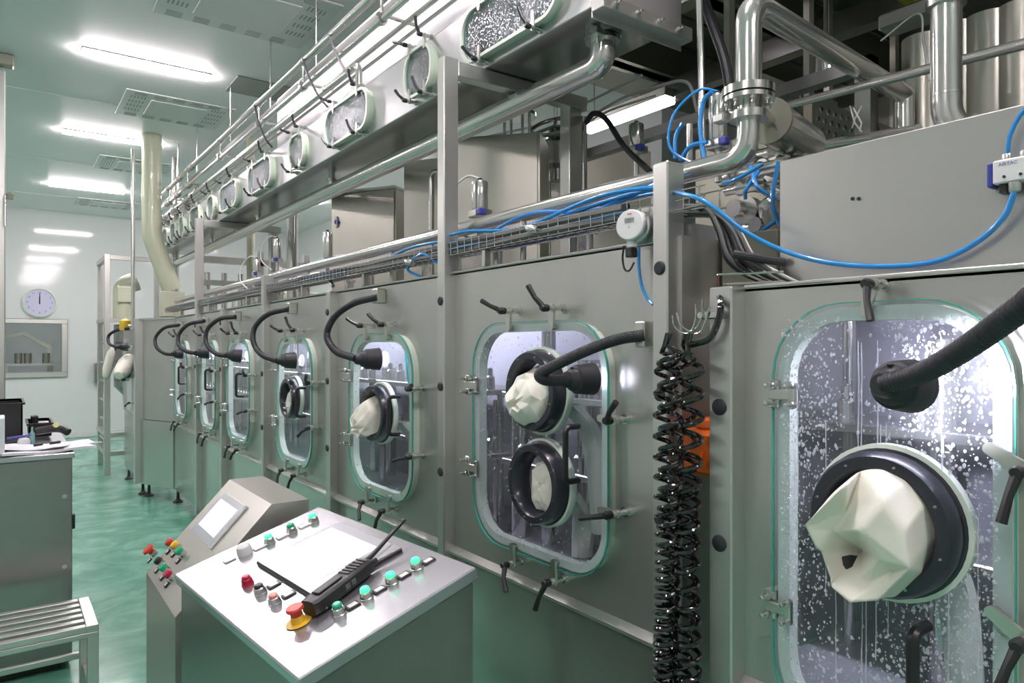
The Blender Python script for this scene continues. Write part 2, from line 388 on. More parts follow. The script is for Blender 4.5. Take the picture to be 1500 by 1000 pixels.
# ================================================================== CEILING LIGHTS, VENTS
def ceiling_light(x0, x1, y, label, group=None):
    t = thing('ceiling_light', label, 'light', ((x0+x1)/2, y, CZ-.05), group)
    part('light_housing', G().box((x0-.006, y-.068, CZ-.014), (x1+.006, y+.068, CZ), .004), 'ventpanel', t)
    part('light_tube', G().box((x0, y-.06, CZ-.034), (x1, y+.06, CZ-.012), .008), 'lamp', t)
ceiling_light(-.97, .02, 6.72, 'bright white strip light, nearest of the three in the aisle ceiling')
ceiling_light(-.95, .05, 9.37, 'middle of the three strip lights, beside the cream pipe top')
ceiling_light(-.93, .07, 12.6, 'farthest strip light, close to the far wall')
for y in (3.9, 1.1, -1.7):
    ceiling_light(-.95, .05, y, 'strip light above the aisle, behind the photographer or overhead', 'strip lights overhead outside the view')
for y in (-.3, 5.0, 10.4):  # out-of-view row added to fill the room with light
    ceiling_light(-4.1, -2.9, y, 'added fill light over the unseen left half of the room', 'added fill lights of the left row')
for y in (8.2, 11.5): ceiling_light(1.9, 2.9, y, 'added fill light behind the filling line', 'added fill lights behind the line')  # extra lamps added to light the space behind the machine
def vent(x0, x1, y0, y1, label):
    t = thing('ceiling_vent', label, 'vent', ((x0+x1)/2, (y0+y1)/2, CZ))
    part('vent_frame', G().box((x0, y0, CZ-.012), (x1, y1, CZ), .004), 'ventpanel', t)
    part('diffuser_plate', G().box((x0+.24, y0+.17, CZ-.022), (x1-.24, y1-.17, CZ-.012), .004), 'ventpanel', t)
    for side in (0, 1):
        for r in range(4):
            g = G(); yy = y0+.14+r*(y1-y0-.28)/4
            for k in range(5):
                xx = (x0+.06 if not side else x1-.20)+k*.03; g.box((xx, yy, CZ-.0135), (xx+.012, yy+.075, CZ-.012))
            part('slot_group', g, 'slot', t)
    for side in (0, 1):
        for c in range(5):
            g = G(); xx = x0+.08+c*(x1-x0-.16)/5
            for k in range(4):
                yy = (y0+.02 if not side else y1-.11)+k*.026; g.box((xx, yy, CZ-.0135), (xx+.11, yy+.01, CZ-.012))
            part('slot_group', g, 'slot', t)
vent(-.62, .48, 4.75, 5.65, 'square ceiling vent at the top edge of the picture')
vent(-.55, .45, 7.5, 8.35, 'square ceiling vent between the first and second strip lights')
vent(-.5, .45, 10.3, 11.1, 'square ceiling vent between the second and third strip lights')
vent(-.5, .45, 13.5, 14.2, 'farthest square ceiling vent beyond the third strip light')
solo('ceiling_hatch', G().hexa([(.22, 6.55, CZ-.01), (.85, 6.55, CZ-.01), (.85, 7.0, CZ-.01), (.22, 7.0, CZ-.01), (.22, 6.55, CZ), (.85, 6.55, CZ), (.85, 7.0, CZ), (.22, 7.0, CZ)]), 'hatch', 'grey rectangular hatch in the white ceiling beside the overhead pipes', 'hatch')

# wall clock
ck = at(58, 443, Y=15.18)
t = thing('wall_clock', 'round wall clock with lavender face reading twelve, above the observation window', 'clock', (ck.x, 15.19, ck.z-.26))
part('clock_rim', G().lathe((ck.x, 15.2, ck.z), (0, -1, 0), [(0, 0), (0, .26), (.05, .265), (.06, .24), (.035, .235), (.035, 0)], 36), 'gasket', t)
part('clock_face', G().cyl((ck.x, 15.165, ck.z), (ck.x, 15.16, ck.z), .232, 36), 'lavender', t)
for h in range(1, 13):
    a = R(90-30*h); me = textmesh(str(h), .05, 'text')
    part('numeral', me, 'text', t, Mw=frame((ck.x+.185*math.cos(a), 15.157, ck.z+.185*math.sin(a)), (1, 0, 0), (0, 0, 1), (0, -1, 0)))
part('minute_hand', G().box((ck.x-.006, 15.155, ck.z-.03), (ck.x+.006, 15.158, ck.z+.17)), 'ink', t)
part('hour_hand', G().box((ck.x-.009, 15.151, ck.z-.03), (ck.x+.009, 15.154, ck.z+.11)), 'ink', t)

# ================================================================== MACHINE MODULES
TOPZ = 2.018
# shared small meshes.  local frame: x = out of the panel, y = across the clamp arm towards the glass, z = x cross y
def _stud(g): g.cyl((0, 0, 0), (.085, 0, 0), .0095, 14); g.cyl((0, 0, 0), (.012, 0, 0), .015, 14)
def _arm(g):
    lp = []
    for k in range(9): a = R(90+180*k/8); lp.append((math.cos(a)*.014, math.sin(a)*.014))
    for k in range(9): a = R(-90+180*k/8); lp.append((.062+math.cos(a)*.011, math.sin(a)*.011))
    n = len(lp); g.add([(.046, y, z) for y, z in lp]+[(.056, y, z) for y, z in lp], [tuple(range(n)), tuple(range(n, 2*n))]+[(i, (i+1) % n, n+(i+1) % n, n+i) for i in range(n)])
    g.cyl((.034, .06, 0), (.046, .06, 0), .009, 12)
def _lever(g):
    # hub on the stud end then a tapering bent handle along +z
    g.lathe((.068, 0, 0), (1, 0, 0), [(0, 0), (0, .012), (.02, .013), (.028, .009), (.028, 0)], 14)
    g.tube([(.084, 0, 0), (.09, 0, .015), (.104, 0, .04), (.112, 0, .088)], [.010, .0095, .008, .0095], 8)
def _hblock(g): g.box((0, -.014, -.012), (.045, .014, .012), .003)
def _hbolt(g): g.lathe((0, 0, 0), (1, 0, 0), [(0, 0), (0, .010), (.006, .011), (.012, .009), (.012, .005), (.03, .005), (.032, 0)], 12)
STUD = cached('stud', _stud, 'bolt'); ARM = cached('clamp_arm', _arm, 'castarm'); LEV = cached('lever', _lever, 'black')
HB = cached('hinge_block', _hblock, 'bolt'); HBOLT = cached('bolt', _hbolt, 'bolt')
OUT = V((-1, 0, 0))
def clamp(parent, y, z, ydir, zdir, ang, x=0., scale=1.):
    """clamp whose arm points to (ydir,zdir) in the panel plane; lever turned by ang in that plane (0 = up)"""
    a = V((0, ydir, zdir)).normalized(); base = frame((x, y, z), OUT, a, OUT.cross(a)) @ Matrix.Scale(scale, 4)
    c = part('clamp', ARM, None, parent, Mw=base)
    part('stud', STUD, None, c, Mw=base)
    l = V((0, math.sin(R(ang)), math.cos(R(ang))))   # + towards far (left in the picture)
    part('lever', LEV, None, c, Mw=frame((x, y, z), OUT, l.cross(OUT), l) @ Matrix.Scale(scale, 4))
def hinge(parent, y, z, dz=.026, plate=.085, x=0.):
    """hinge plate from the panel over the glass edge; plate runs to -y"""
    g = G().box((x-.055, y-plate, z-dz*.55), (x-.047, y+.004, z+dz*.55), .002); g.box((x-.06, y-plate-.003, z-dz-.008), (x-.045, y-plate+.012, z+dz+.008), .002)
    h = part('hinge', g, 'castarm', parent)
    for s in (-1, 1):
        part('hinge_block', HB, None, h, Mw=frame((x, y, z+s*dz), OUT, (0, -1, 0), (0, 0, 1)))
        part('bolt', HBOLT, None, h, Mw=frame((x-.045, y, z+s*dz), OUT, (0, -1, 0), (0, 0, 1)))
        part('bolt', HBOLT, None, h, Mw=frame((x-.05, y-plate+.006, z+s*dz), OUT, (0, -1, 0), (0, 0, 1)))
def plug(parent, y, z, r=.019, x=-.05):
    key = 'plug%.3f' % r; me = cached(key, lambda g: g.lathe((0, 0, 0), (1, 0, 0), [(0, 0), (0, r), (.003, r), (.006, r*.8), (.007, 0)], 18), 'rubber')
    part('plug', me, None, parent, Mw=frame((x, y, z), OUT, (0, 1, 0), (0, 0, -1)))
def dhandle(parent, y, z, L=.17, x=-.04):
    pts = fillet([(x, y, z-L/2), (x-.055, y, z-L/2), (x-.055, y, z+L/2), (x, y, z+L/2)], .02, 4)
    part('handle', G().tube(pts, .0095, 8), 'black', parent)
def crumple(parent, y, z, r, depth, seed, x=-.03, squash=1., off=(0, 0)):
    """folded glove cuff pushed out of the port"""
    rg = random.Random(seed); n = 12; rows = 6; vs = []; fs = []
    for i in range(rows):
        t = i/(rows-1)
        for k in range(n):
            a = 2*PI*(k+.5*(i % 2))/n+rg.uniform(-.12, .12)
            rad = r*(1-.15*t-.75*max(0, t-.45)**1.2*1.9)*(1+rg.uniform(-.14, .16))
            vs.append((x-depth*math.sin(t*PI/2)*(1+rg.uniform(-.15, .15)), y+off[0]*t+math.cos(a)*rad*squash, z+off[1]*t+math.sin(a)*rad))
    for i in range(rows-1):
        for k in range(n):
            l = (k+1) % n; a, b, c, d = i*n+k, i*n+l, (i+1)*n+l, (i+1)*n+k
            if i % 2: fs += [(a, b, c), (a, c, d)]
            else: fs += [(a, b, d), (b, c, d)]
    vs.append((x-depth*.62, y+off[0], z+off[1])); q = len(vs)-1
    for k in range(n): fs.append(((rows-1)*n+k, (rows-1)*n+(k+1) % n, q))
    o = part('glove', G().add(vs, fs), 'cloth', parent)
    sub = o.modifiers.new('s', 'SUBSURF'); sub.levels = sub.render_levels = 2
    me = o.data
    at_ = me.attributes.new('crease_edge', 'FLOAT', 'EDGE')
    for i in range(len(me.edges)): at_.data[i].value = rg.choice((.3, .7, .95, 1))
    return o
def port(parent, y, z, ro, x=-.04):
    pr = [(-.01, ro*.72), (-.01, ro*1.04), (.012, ro*1.04), (.014, ro*1.0), (.045, ro), (.058, ro*.95), (.058, ro*.80), (.05, ro*.75), (.0, ro*.70), (-.01, ro*.72)]
    p = part('glove_port', G().lathe((x, y, z), (-1, 0, 0), pr, 48), 'ring', parent)
    part('port_flange', G().lathe((x, y, z), (-1, 0, 0), [(-.012, ro*1.02), (-.012, ro*1.10), (.010, ro*1.10), (.012, ro*1.02), (-.012, ro*1.02)], 48), 'gasket', p)
    for k in range(8):
        a = 2*PI*k/8+.3; part('screw', HBOLT, None, p, Mw=frame((x-.056, y+math.cos(a)*ro*.875, z+math.sin(a)*ro*.875), OUT, (0, 1, 0), (0, 0, -1)) @ Matrix.Scale(.28, 4))
    return p
def drops(parent, y, z, w, h, n, seed, x=-.0445, smin=.0012, smax=.004, streaks=0):
    rg = random.Random(seed); g = G()
    bm = bmesh.new(); bmesh.ops.create_icosphere(bm, subdivisions=1, radius=1); bv = [v.co.copy() for v in bm.verts]; bf = [tuple(v.index for v in f.verts) for f in bm.faces]; bm.free()
    for i in range(n):
        yy = y+rg.uniform(-.5, .5)*w; zz = z+rg.uniform(-.5, .5)*h
        if noise.noise(V((yy*6, zz*4, seed))) < rg.uniform(-.5, .25): continue
        s = smin+(smax-smin)*rg.random()**3; st = s*rg.uniform(1, 1.6)
        g.add([(x+c.x*s*.45, yy+c.y*s, zz+c.z*st) for c in bv], bf)
    for i in range(streaks):
        yy = y+rg.uniform(-.48, .48)*w; z1 = z+rg.uniform(-.1, .5)*h; z0 = z1-rg.uniform(.1, .5)*h; z0 = max(z0, z-h/2)
        g.tube([(x, yy+rg.uniform(-.001, .001), z1+(z0-z1)*k/6) for k in range(7)], [.0007+.0008*rg.random() for k in range(7)], 5)
    part('water_drops', g, 'water', parent, kind='stuff')

def sleeve(parent, y, z, zend, lean=0, wd=.07, x=.05):
    pts = [(x, y, z), (x+.06, y+lean*.3, z-.08), (x+.06, y+lean*.7, (z+zend)/2), (x+.05, y+lean, zend)]
    P = spline(pts, 5); g = G(); n = 10; vs = []; fs = []
    for i, p in enumerate(P):
        t = i/(len(P)-1); ww = wd*(1-.45*t); hh = .035
        vs += [(p.x+math.sin(2*PI*k/n)*hh, p.y+math.cos(2*PI*k/n)*ww*(1+.15*math.sin(5*t+k)), p.z) for k in range(n)]
    for i in range(len(P)-1):
        for k in range(n): l = (k+1) % n; fs.append((i*n+k, i*n+l, (i+1)*n+l, (i+1)*n+k))
    fs.append(tuple(range((len(P)-1)*n, len(P)*n)))
    part('glove_sleeve', g.add(vs, fs), 'sleeve', parent)

def module(y0, y1, label, yc, ww, z0, z1, rad=.19, topz=TOPZ, postw=.055, posttop=None, postx=.05, glass='glass', hz=(1.2, 1.53), far_end=False,
           clamps=True, ports=(), handle=None, gl=.034, skz=.885, pst=-.05, cl_side=(1.5, 1.24), inner=True, dropn=0, chl='chamberlamp', plugs=(1.9, 1.52, 1.15)):
    """panel in plane x=0 from y0 (near, behind its post) to y1 (far); far=+y"""
    t = thing('isolator_module', label, 'machine', (.3, (y0+y1)/2, 0), 'isolator modules of the filling line')
    # front panel with a rounded hole
    zb = skz; H = rr(yc, (z0+z1)/2, ww-.06, z1-z0-.06, rad-.02, 7); n = len(H); yb0, yb1 = y0+postw, y1
    O = []
    cy, cz = yc, (z0+z1)/2
    for (yy, zz) in H:
        dy, dz = yy-cy, zz-cz
        s = min(((yb1-cy)/dy if dy > 1e-6 else (yb0-cy)/dy if dy < -1e-6 else 1e9), ((topz-cz)/dz if dz > 1e-6 else (zb-cz)/dz if dz < -1e-6 else 1e9))
        O.append([cy+dy*s, cz+dz*s])
    for cyy, czz in ((yb0, zb), (yb0, topz), (yb1, zb), (yb1, topz)):
        k = min(range(n), key=lambda i: (O[i][0]-cyy)**2+(O[i][1]-czz)**2); O[k] = [cyy, czz]
    part('front_panel', G().ringprism(O, H, 0, .006), 'panel', t)
    part('top_flange', G().box((-.006, yb0, topz-.004), (.05, yb1, topz+.004), .002), 'post', t)
    # bottom rail, skirt, ledge
    part('ledge', G().add([(-.001, yb0, skz+.012), (-.001, yb1, skz+.012), (-.03, yb1, skz-.004), (-.03, yb0, skz-.004), (-.03, yb0, skz-.014), (-.03, yb1, skz-.014), (0, yb1, skz-.014), (0, yb0, skz-.014)],
         [(0, 1, 2, 3), (3, 2, 5, 4), (4, 5, 6, 7), (0, 3, 4, 7), (1, 2, 5, 6)]), 'post', t)
    part('skirt_panel', G().box((.0, yb0+.004, .16), (.02, yb1-.004, skz-.014), .004), 'skirt', t)
    # near post, proud of the panel
    part('post', G().box((pst, y0, .14), (.02, y0+postw, posttop or topz), .004), 'post', t)
    for z in plugs: plug(t, y0+postw*.5, z, x=pst)
    part('foot', G().lathe((.03, y0+.03, 0), (0, 0, 1), [(0, 0), (0, .045), (.012, .045), (.03, .015), (.16, .012), (.16, 0)], 16), 'feet', t)
    # chamber
    if inner:
        g = G(); g.box((.55, y0, skz), (.56, y1, topz)); g.box((.01, y0+.01, .90), (.55, y1-.01, .91)); g.box((.0, y0, topz-.012), (.56, y1, topz-.006))
        part('chamber_liner', g, 'inner', t)
        rg = random.Random(int(yc*100))
        for k in range(7):
            yy = y0+.12+(y1-y0-.2)*k/6; xx = .28+.18*rg.random(); r0 = rg.choice((.012, .016, .03, .045))
            part('inner_tube', G().cyl((xx, yy, .91), (xx, yy, rg.uniform(1.4, 1.95)), r0, 14), 'tube', t)
        for k in range(2):
            zz = (1.22, 1.5)[k]; g = G().box((.2, y0+.05, zz), (.46, y1-.05, zz+.025), .004)
            for q in range(9):
                yy = y0+.12+(y1-y0-.24)*q/8; g.lathe((.26, yy, zz+.025), (0, 0, 1), [(0, 0), (0, .022), (.05, .022), (.06, .012), (.09, .012), (.095, 0)], 10)
            part('inner_manifold', g, 'tube', t)
        part('chamber_light', G().box((.06, y0+.15, topz-.045), (.10, y1-.15, topz-.02), .005), M[chl], t)
    # glass door hung in front of the panel
    zc = (z0+z1)/2; hh = z1-z0
    d = part('glass_door', G().prism(rr(yc, zc, ww, hh, rad), -.043, -.034), glass, t)
    part('gasket', G().ringprism(rr(yc, zc, ww-.016, hh-.016, rad-.008), rr(yc, zc, ww-.016-2*gl, hh-.016-2*gl, rad-.008-gl), -.032, .001), 'gasket', d)
    part('glass_edge', G().ringprism(rr(yc, zc, ww+.003, hh+.003, rad), rr(yc, zc, ww-.002, hh-.002, rad), -.0425, -.0345), 'edge', d)
    if handle: dhandle(d, handle[0], handle[1])
    for (py, pz, ro, kind) in ports:
        port(d, py, pz, ro)
    if dropn: drops(d, yc, zc, ww*.9, hh*.93, dropn, int(yc*10))
    if clamps:
        rg = random.Random(int(yc*77))
        for s, a in ((.12, rg.uniform(60, 70)), (-.12, rg.uniform(10, 60))): clamp(t, yc+s, z1+.04, 0, -1, a)
        for s, a in ((.10, 200), (-.13, 160)): clamp(t, yc+s, z0-.04, 0, 1, a+rg.uniform(-15, 15))
        for z, a in zip(cl_side, (-60, 120)): clamp(t, yc-ww/2-.042, z, 1, 0, a+rg.uniform(-20, 20))
        for z in hz: hinge(t, yc+ww/2+.035, z)
    return t, d
M['dimlamp'] = plain('dim_chamber_lamp', (1, 1, 1), .5, emit=(.84, .83, 1), es=6)
M['chamberlamp'] = plain('chamber_lamp', (1, 1, 1), .5, emit=(.84, .83, 1), es=60)

mods = {}
# M1: the double glove window module between the two central posts
t1, d1 = module(1.27, 2.45, 'machine module with two stacked glove ports in one window, centre right', 1.88, .74, .99, 1.80, rad=.17, posttop=2.22, glass='wetglass', hz=(1.25, 1.565),
    ports=((1.825, 1.567, .134, 0), (1.81, 1.262, .134, 1)), cl_side=(1.50, 1.225), chl='dimlamp', gl=.026, dropn=1100, plugs=(1.93, 1.585, 1.245))
crumple(d1, 1.825, 1.55, .09, .10, 3, x=-.05, off=(.01, -.02))
crumple(d1, 1.79, 1.252, .092, .03, 8, x=-.047, squash=.75)
sleeve(d1, 1.80, 1.52, 1.10, -.12, .06); sleeve(d1, 1.80, 1.22, 1.0, -.02, .06)
dhandle(d1, 1.64, 1.38, .17)
t2, d2 = module(2.45, 3.68, 'machine module with a single glove port and an aqua tube inside its window', 3.09, .70, .99, 1.775, posttop=2.90, ports=((3.045, 1.396, .135, 0),), cl_side=(1.53, 1.235),
    handle=(2.86, 1.40), hz=(1.23, 1.56), dropn=500, plugs=(1.9, 1.55, 1.2))
crumple(d2, 3.09, 1.385, .09, .10, 12, x=-.05, off=(.04, -.06))
sleeve(d2, 3.02, 1.35, 1.02, -.05, .055)
part('aqua_tube', G().tube(spline([(.1, 3.12, 1.95), (.12, 3.11, 1.7), (.16, 3.14, 1.5), (.2, 3.1, 1.3)]), .007), 'aqua', t2)
t3, d3 = module(3.68, 4.88, 'machine module with a small narrow glove port and black handle, left of centre', 4.31, .66, .97, 1.77, ports=((4.27, 1.393, .125, 0),), handle=(4.08, 1.38), hz=(1.22, 1.58))
crumple(d3, 4.24, 1.37, .085, .05, 21, x=-.047, off=(0, -.03), squash=.7)
t4, d4 = module(4.88, 6.02, 'machine module without glove port, fourth window from the right', 5.58, .64, .97, 1.77, handle=(5.40, 1.42), posttop=2.2, hz=(1.22, 1.58))
t5, d5 = module(6.02, 6.95, 'machine module without glove port, directly right of the second tall post', 6.55, .56, .97, 1.77, handle=(6.38, 1.42), hz=(1.22, 1.58))
t6, d6 = module(6.95, 8.25, 'farthest machine module in the straight run, beside the angled corner', 7.72, .62, .97, 1.77, posttop=2.90, handle=(7.5, 1.42), hz=(1.22, 1.58))
# right module (nearest, lower top)
tR, dR = module(-.62, 1.062, 'nearest machine module at right with a very wet window and bulging cream glove', .715, .485, .84, 1.81, rad=.165, topz=1.865, glass='wetglass', hz=(), gl=.030, clamps=False,
    ports=((.692, 1.36, .144, 0),), plugs=(), postw=.02, dropn=7000)
drops(dR, .715, 1.33, .42, .85, 10, 77, streaks=22)
part('post', G().box((-.055, 1.062, .14), (.02, 1.13, 1.865), .004), 'post', tR)
for z in (1.565, 1.225): plug(tR, 1.097, z, .021, x=-.055)
part('end_panel', G().box((0, 1.062, .14), (.565, 1.068, 1.865)), 'post', tR)
hinge(tR, .955, 1.605, dz=.021, plate=.06); hinge(tR, .965, 1.11, dz=.021, plate=.06)
clamp(tR, .72, 1.845, .35, -1, 195, scale=.9); clamp(tR, .455, 1.50, 1, .6, 170, scale=1.0); clamp(tR, .455, 1.2, 1, .7, 165, scale=1.0)
for h_ in range(1): part('handle', G().tube(fillet([(-.04, .62, .98), (-.10, .62, .98), (-.10, .62, 1.17), (-.04, .62, 1.17)], .02, 4), .012, 8), 'black', dR)
sleeve(dR, .66, 1.32, .9, -.06, .05)
# the big folded glove on the nearest port
def Pz(zu, zv, X): return at(1100+zu/2.5, 600+zv/2.5, X=X)
GP = dict(a=(198,420,-.18), b=(350,270,-.185), c=(348,370,-.13), d=(305,450,-.125), e=(405,215,-.10), f=(470,213,-.11), g=(575,262,-.10), h=(640,345,-.09), i=(685,455,-.06), j=(645,605,-.06),
     k=(560,690,-.06), l=(462,698,-.15), m=(362,706,-.17), n=(285,640,-.15), o=(245,520,-.15), p=(405,515,-.03), q=(580,578,-.165), r=(400,608,-.125), s=(432,632,-.13), t=(465,548,-.165), u=(480,340,-.175), v=(560,450,-.165),
     w=(300,300,-.10), x=(640,500,-.10), y=(400,440,-.185), z=(520,590,-.125))
keys = list(GP); gv = [Pz(*GP[k]) for k in keys]
gf = ['awb', 'abc', 'acd', 'wbe', 'bec', 'ecu', 'efu', 'fgu', 'guv', 'ghv', 'hxv', 'hix', 'ijx', 'vxq', 'xjq', 'cuy', 'cyd', 'uvy', 'yvq', 'yqt', 'dyp', 'ypt', 'dpo', 'ado', 'opn', 'npr', 'ptr', 'rts', 'tzs', 'tqz', 'nrm', 'rsm', 'szm', 'zml', 'zql', 'qkl', 'qjk']
ring = [V((-.03, .689+.108*math.cos(R(a)), 1.36+.108*math.sin(R(a)))) for a in range(0, 360, 30)]
gg = G().add(gv, [tuple(keys.index(c) for c in f) for f in gf])
# skirt from the silhouette back into the port
sil = [keys.index(c) for c in 'awefghijklmnoa'[:-1]]
nb = len(gg.v); cen = V((-.04, .689, 1.36))
back = []
for q in sil:
    pp = gv[q]; dv = V((0, pp.y-cen.y, pp.z-cen.z)).normalized(); back.append(V((-.02, cen.y+dv.y*.10, cen.z+dv.z*.10)))
gg.v += back; ns = len(sil)
for i in range(ns): j = (i+1) % ns; gg.f.append((sil[i], sil[j], nb+j, nb+i))
go = part('glove', gg, 'cloth', dR)
ca = go.data.attributes.new('crease_edge', 'FLOAT', 'EDGE')
sharp = {'ab', 'bc', 'cd', 'ad', 'dp', 'ao', 'pt', 'tq', 'pr', 'rs', 'st', 'ql', 'yq', 'dy', 'qz', 'tz', 'ml', 'mn', 'ec', 'qj', 'np', 'sm', 'hv', 'vq', 'zl'}
for ed in go.data.edges:
    a_, b_ = ed.vertices
    if a_ < len(keys) and b_ < len(keys):
        s_ = keys[a_]+keys[b_]
        ca.data[ed.index].value = 1. if (s_ in sharp or s_[::-1] in sharp) else .45
for p_ in go.data.polygons: p_.use_smooth = True
for an in ('sharp_edge',):
    if an in go.data.attributes: go.data.attributes.remove(go.data.attributes[an])
sm = go.modifiers.new('s', 'SUBSURF'); sm.levels = sm.render_levels = 3

# gap between module M1 and the right module
t = thing('service_recess', 'narrow recessed steel panel behind the coiled hoses', 'panel', (.1, 1.2, .14))
part('back_plate', G().box((.12, 1.13, .14), (.13, 1.27, 1.86)), 'panel', t)
part('side_plate', G().box((.0, 1.262, .14), (.565, 1.27, 2.02)), 'post', t)
solo('orange_box', G().box((-.02, 1.135, 1.375), (.118, 1.25, 1.495), .012).box((.0, 1.16, 1.495), (.10, 1.22, 1.525), .006).cyl((-.02, 1.19, 1.43), (-.03, 1.19, 1.43), .02), 'orange', 'bright orange plastic box half hidden behind the coiled hoses', 'box')

# end cabinet at the angled corner
t = thing('corner_cabinet', 'tall plain angled steel cabinet closing the corner of the line', 'cabinet', (-.1, 8.5, 0))
def quadbox(p, q, z0, z1, dep=.05, bev=0):
    p = V((p[0], p[1], 0)); q = V((q[0], q[1], 0)); d = (q-p).normalized(); nrm = V((-d.y, d.x, 0))*(-dep)
    return G().hexa([V((p.x, p.y, z0)), V((q.x, q.y, z0)), V((q.x, q.y, z0))+nrm, V((p.x, p.y, z0))+nrm, V((p.x, p.y, z1)), V((q.x, q.y, z1)), V((q.x, q.y, z1))+nrm, V((p.x, p.y, z1))+nrm])
part('upper_panel', quadbox((0, 8.25), (-.22, 8.78), .885, 2.0, .3), 'panel', t)
part('lower_panel', quadbox((-.01, 8.24), (-.24, 8.79), .16, .88, .3), 'skirt', t)
part('frame_post', G().box((-.30, 8.80, .16), (-.18, 8.9, 2.02), .004), 'post', t)
part('top_cap', G().hexa([V(p) for p in ((0, 8.2, 2.0), (-.26, 8.8, 2.0), (.3, 9, 2.0), (.5, 8.3, 2.0), (0, 8.2, 2.02), (-.26, 8.8, 2.02), (.3, 9, 2.02), (.5, 8.3, 2.02))]), 'post', t)
for x, y in ((.0, 8.25), (-.2, 8.8)): part('foot', G().lathe((x+.05, y+.05, 0), (0, 0, 1), [(0, 0), (0, .05), (.012, .05), (.04, .018), (.16, .014), (.16, 0)], 16), 'feet', t)
# far module seen edge on with two glove sleeves
t = thing('isolator_module', 'far edge-on machine module with a white sleeve hanging out, beyond the corner', 'machine', (0, 9.6, 0), 'isolator modules of the filling line')
part('front_panel', G().box((-.24, 8.9, .885), (-.21, 10.2, 2.0), .004), 'panel', t); part('skirt_panel', G().box((-.23, 8.9, .16), (-.2, 10.2, .88), .004), 'skirt', t)
for y in (9.0, 10.1): part('foot', G().lathe((-.19, y, 0), (0, 0, 1), [(0, 0), (0, .05), (.012, .05), (.04, .018), (.16, .014), (.16, 0)], 16), 'feet', t)
part('glass_door', G().prism(rr(9.55, 1.37, .8, .85, .18), -.285, -.275), 'glass', t)
for y, z in ((9.4, 1.45), (9.75, 1.4)): part('glove_port', G().lathe((-.28, y, z), (-1, 0, 0), [(0, .09), (0, .13), (.05, .13), (.055, .1), (.0, .09)], 30), 'ring', t)
for y, z in ((9.1, 1.7), (9.1, 1.05), (10.0, 1.7)): clamp(t, y, z, 1, 0, 120, x=-.24)
g = G(); g.lathe(at(190, 527, Y=9.35), at(170, 556, Y=9.0)-at(190, 527, Y=9.35), [(-.02, .02), (0, .085), (.10, .10), (.27, .085), (.36, .05), (.37, 0)], 14)
part('glove', g, 'cloth', t)
g = G(); g.lathe(at(163, 517, Y=10.0), at(156, 548, Y=10.0)-at(163, 517, Y=10.0), [(-.1, 0), (0, .05), (.2, .06), (.3, .04), (.34, 0)], 12)
part('glove', g, 'cloth', t)

# upper rear housing at right
t = thing('rear_housing', 'plain steel upper housing set back above the nearest module', 'housing', (.4, .3, 1.86))
part('front_sheet', G().box((.09, -.62, 1.80), (.10, 1.025, 2.185), .003), 'panel', t)
part('side_sheet', G().box((.10, 1.015, 1.80), (.7, 1.025, 2.185)), 'panel', t)
part('top_sheet', G().box((.10, -.62, 2.175), (.7, 1.02, 2.185)), 'panel', t)
for u in (1249, 1258):
    p = at(u, 291, X=.089); part('hole', G().cyl(p, p+V((-.002, 0, 0)), .0042, 12), 'dark', t)

# ================================================================== GOOSENECK LAMPS
def gooseneck(label, box, pts, head, dirv, r=.0165, hs=1., power=4, boxsize=(.05, .03, .07)):
    b = V(box); t = thing('gooseneck_lamp', label, 'lamp', b, 'gooseneck lamps along the line')
    sx, sy, sz = boxsize; part('mounting_box', G().box((b.x-sx, b.y-sy, b.z-sz/2), (b.x, b.y+sy, b.z+sz/2), .004), 'castarm', t)
    P = spline(pts, 9); g = G().tube(P, r, 12)
    part('flexible_neck', g, 'rubber', t)
    # fine ribs of the flexible conduit
    rib = G(); L = 0
    for a, c in zip(P, P[1:]):
        d = (c-a).normalized(); m_ = max(1, int((c-a).length/.006))
        for q in range(m_): rib.lathe(a+(c-a)*(q/m_), d, [(0, r*.98), (.0015, r*1.06), (.003, r*.98)], 12)
    part('neck_ribs', rib, 'rubber', t, kind='stuff')
    h = V(head); d = V(dirv).normalized(); pr = [(0, 0), (0, .019), (.012, .024), (.02, .024), (.03, .034), (.04, .036)]
    pr += [(.044+.006*k, .042+.0012*(k % 2)+.0006*k) for k in range(9)]+[(.104, .049), (.108, .043), (.10, .04), (.10, 0)]
    hd = part('lamp_head', G().lathe(h, d, [(a*hs, b_*hs) for a, b_ in pr], 28), 'rubber', t)
    part('lamp_lens', G().cyl(h+d*.1*hs, h+d*.102*hs, .036*hs, 20), 'lens', hd)
    bt = d.orthogonal().normalized(); bt = V((-.6, 0, .8)); bt = (bt-d*bt.dot(d)).normalized()
    part('switch', G().box((-.006, -.004, 0), (.006, .004, .004), .001).mesh('switch'), 'black', hd, Mw=frame(h+d*.03*hs+bt*.033*hs, d, bt.cross(d)*-1, bt))
    ld = bpy.data.lights.new('lamp_light', 'SPOT'); ld.energy = power; ld.spot_size = R(75); ld.spot_blend = .5; ld.shadow_soft_size = .03; ld.color = (.86, .84, 1)
    lo = bpy.data.objects.new('lamp_light', ld); COL.objects.link(lo); lo.parent = t
    lo.matrix_local = WM[t.name].inverted() @ (Matrix.Translation(h+d*.112*hs) @ d.to_track_quat('-Z', 'Y').to_matrix().to_4x4())
def px(pts): return [at(u, v, X=X) for u, v, X in pts]
gooseneck('black gooseneck lamp bent in front of the double glove port window', at(952, 490, X=0), px([(944, 491, -.04), (905, 497, -.08), (860, 513, -.14), (815, 534, -.2), (791, 547, -.235), (797, 556, -.22), (815, 557, -.19), (832, 556, -.16)]), at(824, 556, X=-.17), (.985, -.14, 0), power=1.5, boxsize=(.045, .018, .075), hs=1.0)
